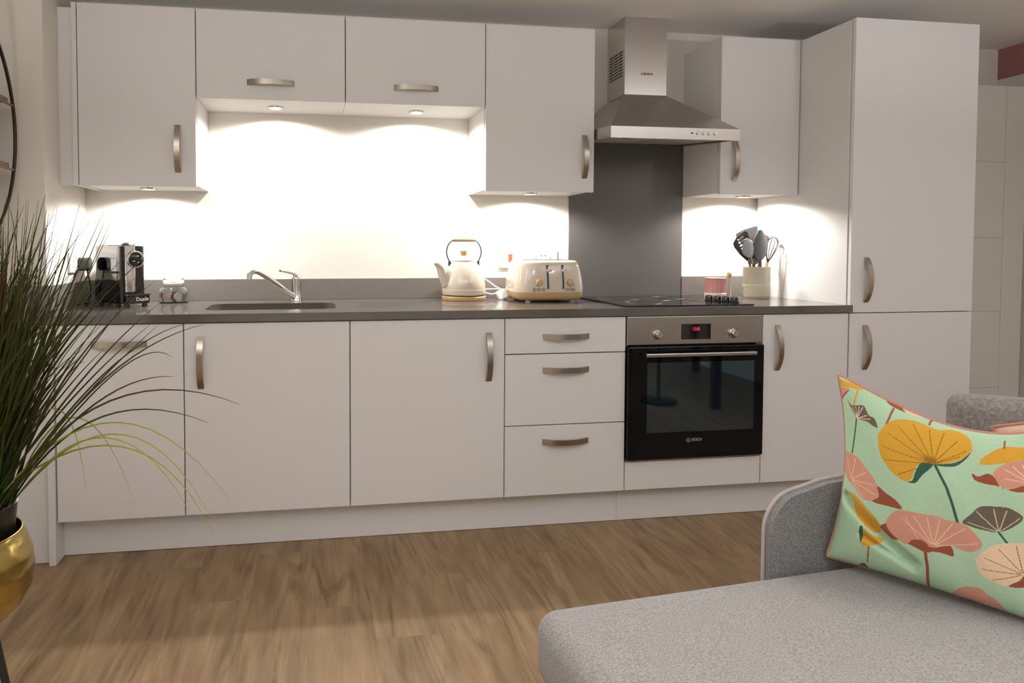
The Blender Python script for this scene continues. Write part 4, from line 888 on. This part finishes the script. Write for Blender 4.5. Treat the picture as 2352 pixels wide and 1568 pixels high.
def blades(lst,name,matname,parent):
    vs=[];fs=[];cs=[]
    for (b,c,tp,w0,col0,col1,tw) in lst:
        b,c,tp=Vector(b),Vector(c),Vector(tp);n=15;base=len(vs);pv=None
        for i in range(n+1):
            k=i/n;p=b*(1-k)**2+c*2*k*(1-k)+tp*k*k
            tg=((c-b)*(1-k)+(tp-c)*k).normalized()
            side=tg.cross(Vector((math.sin(tw),-math.cos(tw),.15))).normalized();nor=tg.cross(side)
            w=w0*(1-k**2.2)*.5+.00035
            kk=k**.6;cc=[col0[j]*(1-kk)+col1[j]*kk for j in range(3)]
            vs+=[p-side*w,p+nor*w*.45,p+side*w];cs+=[cc]*3
            if i:
                q=base+3*i
                fs+=[(q-3,q-2,q+1,q),(q-2,q-1,q+2,q+1)]
    bm=BM();lay=bm.verts.layers.float_color.new('col');V=[bm.verts.new(v) for v in vs]
    for f in fs: bm.faces.new([V[i] for i in f])
    for v,c in zip(V,cs): v[lay]=(*c,1)
    return obj(name,bm,matname,parent)
M['blade']=attr_color(mat('grass_blades',(.05,.08,.02),.6,spec=.15),'col')
G1=[(.016,.030,.005),(.026,.044,.006),(.045,.060,.008),(.020,.032,.009),(.050,.045,.008)]
G2=[(.060,.035,.016),(.060,.045,.018),(.050,.055,.015),(.035,.055,.015),(.045,.060,.020)]
YG=[(.36,.38,.05),(.42,.40,.07)]
dark=[];yel=[]
def bs(): 
    a=rg.uniform(0,2*PI);r_=.07*math.sqrt(rg.random());return Vector((PC.x+.012+r_*math.cos(a),PC.y+r_*math.sin(a),.560))
for tp,c,kind in BLD:
    b=bs();b.x=PC.x+rg.uniform(.015,.082);b.y=PC.y+rg.uniform(-.035,.035)
    if kind: yel.append((b,c,tp,.0032,(.05,.07,.015),rg.choice(YG),rg.uniform(-.5,.5)))
    else: dark.append((b,c,tp,rg.uniform(.0028,.0048),rg.choice(G1),rg.choice(G2),rg.uniform(-.6,.6)))
for i in range(560):
    b=bs();u=rg.random()
    az=rg.uniform(0,2*PI);sp=min(.34,abs(rg.gauss(0,.17)))
    if rg.random()<.55: az=rg.uniform(-.9,.9)
    L=rg.uniform(.22,.64) if rg.random()<.75 else rg.uniform(.5,.70)
    dx,dy=math.cos(az)*sp,math.sin(az)*sp*1.0
    hh=L*math.cos(min(1.2,sp*1.8))
    tp=Vector((b.x+dx*L*1.5,b.y+dy*L*1.5,.56+hh));c=Vector((b.x+dx*L*.38,b.y+dy*L*.38,.56+hh*.62))
    tp.x=max(tp.x,XL+.02);tp.y=max(tp.y,-1.30)
    dark.append((b,c,tp,rg.uniform(.0035,.0072),rg.choice(G1),rg.choice(G1 if rg.random()<.5 else G2),rg.uniform(-.9,.9)))
for i in range(420):   # thick dark heart of the tuft
    b=bs();az=rg.uniform(-.7,.7) if i%2 else rg.uniform(0,2*PI);sp=rg.uniform(0,.42);L=rg.uniform(.20,.44)
    tp=Vector((max(XL+.02,b.x+math.cos(az)*sp*L*.8),b.y+math.sin(az)*sp*L*.8,.56+L));c=(b+tp)/2+Vector((-math.cos(az)*.02,0,.02))
    dark.append((b,c,tp,rg.uniform(.005,.009),rg.choice(G1),rg.choice(G1),rg.uniform(-.9,.9)))
rs=[(b_,c_) for b_,c_ in ()]
for i in range(16):   # brown-red stalks
    b=bs();a=rg.uniform(-.15,.38)
    L=rg.uniform(.35,.62);tp=Vector((b.x+a*L,b.y+rg.uniform(-.08,.08),.56+L));c=(b+tp)/2+Vector((-.01,0,.02))
    dark.append((b,c,tp,.0058,(.07,.022,.010),(.10,.03,.015),rg.uniform(-.5,.5)))
tag(blades(dark,'grass_blades','blade',t),'dark green and brown grass blades')
tag(blades(yel,'drooping_blades','blade',t),'yellow-green drooping blades')

# ---------------------------------------------------------------- ring shelf on the left wall
RX,RY,RZ,RR=-.163,-.305,1.528,.455
t=thing('ring_shelf','round dark metal ring shelf with wooden boards on the left wall','shelf',(XL,RY,RZ))
bm=BM();P=[(RX,RY+RR*math.cos(a*PI/64),RZ+RR*math.sin(a*PI/64)) for a in range(128)];tube(bm,P,.0062,10,closed=True);obj('ring',bm,'ringmet',t,smooth=60)
bm=BM();P=[(XL+.007,RY+RR*math.cos(a*PI/64),RZ+RR*math.sin(a*PI/64)) for a in range(128)];tube(bm,P,.0062,10,closed=True);obj('rear_ring',bm,'ringmet',t,smooth=60)
for z in (1.644,1.412):
    hw=math.sqrt(RR**2-(z-RZ)**2)-.004
    bm=BM();box(bm,RX-.004,RX+.004,RY-hw,RY+hw,z-.006,z);box(bm,XL+.003,XL+.011,RY-hw,RY+hw,z-.006,z)
    obj('bracket',bm,'greymet',t)
    obj('shelf_board',B(XL+.002,RX-.001,RY-hw+.02,RY+hw-.030,z+.0003,z+.018,.001,1),'shelfw',t)

# ---------------------------------------------------------------- dining table behind the viewer (only its reflection shows)
t=thing('dining_table','dark-legged wooden dining table reflected in the oven door','table',(3.95,-2.4,0))
obj('tabletop',B(3.62,4.42,-3.2,-1.72,.725,.755,.004,2),'shelfw',t)
for x,y in ((3.69,-1.80),(4.35,-1.80),(3.69,-3.12),(4.35,-3.12)):
    bm=BM();prism(bm,rrect(-.028,.028,-.028,.028,.006,2),0,.7245,T=Matrix.Translation((x,y,.0005)));obj('leg',bm,'blackmet',t)

# ---------------------------------------------------------------- lights
def ceil_lamp(x,y,E,size,label,spot=None,blend=.1):
    t=thing('ceiling_downlight',label,'light',(x,y,ZC),0,'ceiling downlights')
    bm=BM();lathe(bm,[(size,-.004),(size+.012,-.006),(size+.014,-.0005)],(x,y,ZC),40);obj('rim',bm,'white',t)
    bm=BM();lathe(bm,[(0,-.003),(size,-.003)],(x,y,ZC),32);obj('lens',bm,'lens2',t)
    if spot:
        l=bpy.data.lights.new('ceiling_bulb','SPOT');l.spot_size=R(spot);l.spot_blend=blend;l.shadow_soft_size=size*.6
    else:
        l=bpy.data.lights.new('ceiling_bulb','AREA');l.shape='DISK';l.size=size*2
    l.energy=E;l.color=(.97,.98,1.0)
    o=bpy.data.objects.new('ceiling_bulb',l);COL.objects.link(o);o.location=(x,y,ZC-.012)
ceil_lamp(1.0,-3.25,155,.05,'small round ceiling downlight above the seating, nearest the kitchen',spot=102.4,blend=.05)
ceil_lamp(1.9,-2.9,11,.12,'round ceiling downlight in the middle of the room')
ceil_lamp(3.2,-3.1,11,.12,'round ceiling downlight on the right of the room')
ceil_lamp(.6,-3.9,11,.12,'round ceiling downlight near the rear wall')
def add_uplight(x,y,z,label):  # uplighters added out of view to brighten the ceiling and upper doors
    t=thing('fill_uplighter',label,'lamp',(x,y,0),0,'added fill uplighters')
    bm=BM();lathe(bm,[(0,.0005),(.13,.0005),(.13,.018),(.02,.024),(.011,.03),(.011,z-.06),(0,z-.06)],(x,y,0),32);obj('stand',bm,'blackmet',t,smooth=40)
    bm=BM();lathe(bm,[(0,z-.06),(.05,z-.055),(.11,z-.02),(.15,z+.03),(.147,z+.03),(.107,z-.017),(.05,z-.05),(0,z-.055)],(x,y,0),32);obj('bowl_shade',bm,'white',t,smooth=60)
    l=bpy.data.lights.new('fill_bulb','AREA');l.shape='DISK';l.size=.22;l.energy=54;l.color=(.99,.985,1.0)
    o=bpy.data.objects.new('fill_bulb',l);COL.objects.link(o);o.location=(x,y,z+.02);o.rotation_euler=(PI,0,0)
add_uplight(3.40,-2.05,1.50,'added unseen fill uplighter at the right of the room')
add_uplight(-.03,-2.15,1.50,'added unseen fill uplighter at the left of the room')
add_uplight(1.5,-3.0,1.50,'added unseen fill uplighter in the middle of the room')
l=bpy.data.lights.new('window_daylight','AREA');l.shape='RECTANGLE';l.size=WX1-WX0;l.size_y=WZ1-WZ0;l.energy=10;l.color=(.80,.89,1)
o=bpy.data.objects.new('window_daylight',l);COL.objects.link(o);o.location=((WX0+WX1)/2,YR-.12,(WZ0+WZ1)/2);o.rotation_euler=(R(90),0,0)
w=bpy.data.worlds.new('World');SC.world=w;w.use_nodes=True
w.node_tree.nodes['Background'].inputs[0].default_value=(.55,.68,.9,1);w.node_tree.nodes['Background'].inputs[1].default_value=.6

# ---------------------------------------------------------------- camera
yw,pt,rl=.15,-.034,.0009;f=1527.576
fw=Vector((math.sin(yw)*math.cos(pt),math.cos(yw)*math.cos(pt),math.sin(pt)));rt=Vector((math.cos(yw),-math.sin(yw),0));up=rt.cross(fw)
r2=rt*math.cos(rl)+up*math.sin(rl);u2=-rt*math.sin(rl)+up*math.cos(rl)
cd=bpy.data.cameras.new('Camera');cam=bpy.data.objects.new('Camera',cd);COL.objects.link(cam)
mw=Matrix((r2,u2,-fw)).transposed().to_4x4();mw.translation=(.9174,-2.4927,1.1306);cam.matrix_world=mw
cd.sensor_width=36;cd.lens=f/2352*36;cd.shift_x=224.123/2352;cd.shift_y=-165.4/2352;cd.clip_start=.01
SC.camera=cam
vs=SC.view_settings;vs.view_transform='Standard';vs.look='None';vs.gamma=1;vs.use_curve_mapping=False;vs.exposure=-0.97
SC.cycles.max_bounces=8;SC.cycles.diffuse_bounces=5;SC.cycles.glossy_bounces=5;SC.cycles.transmission_bounces=8;SC.cycles.sample_clamp_indirect=6
SC.cycles.use_denoising=True
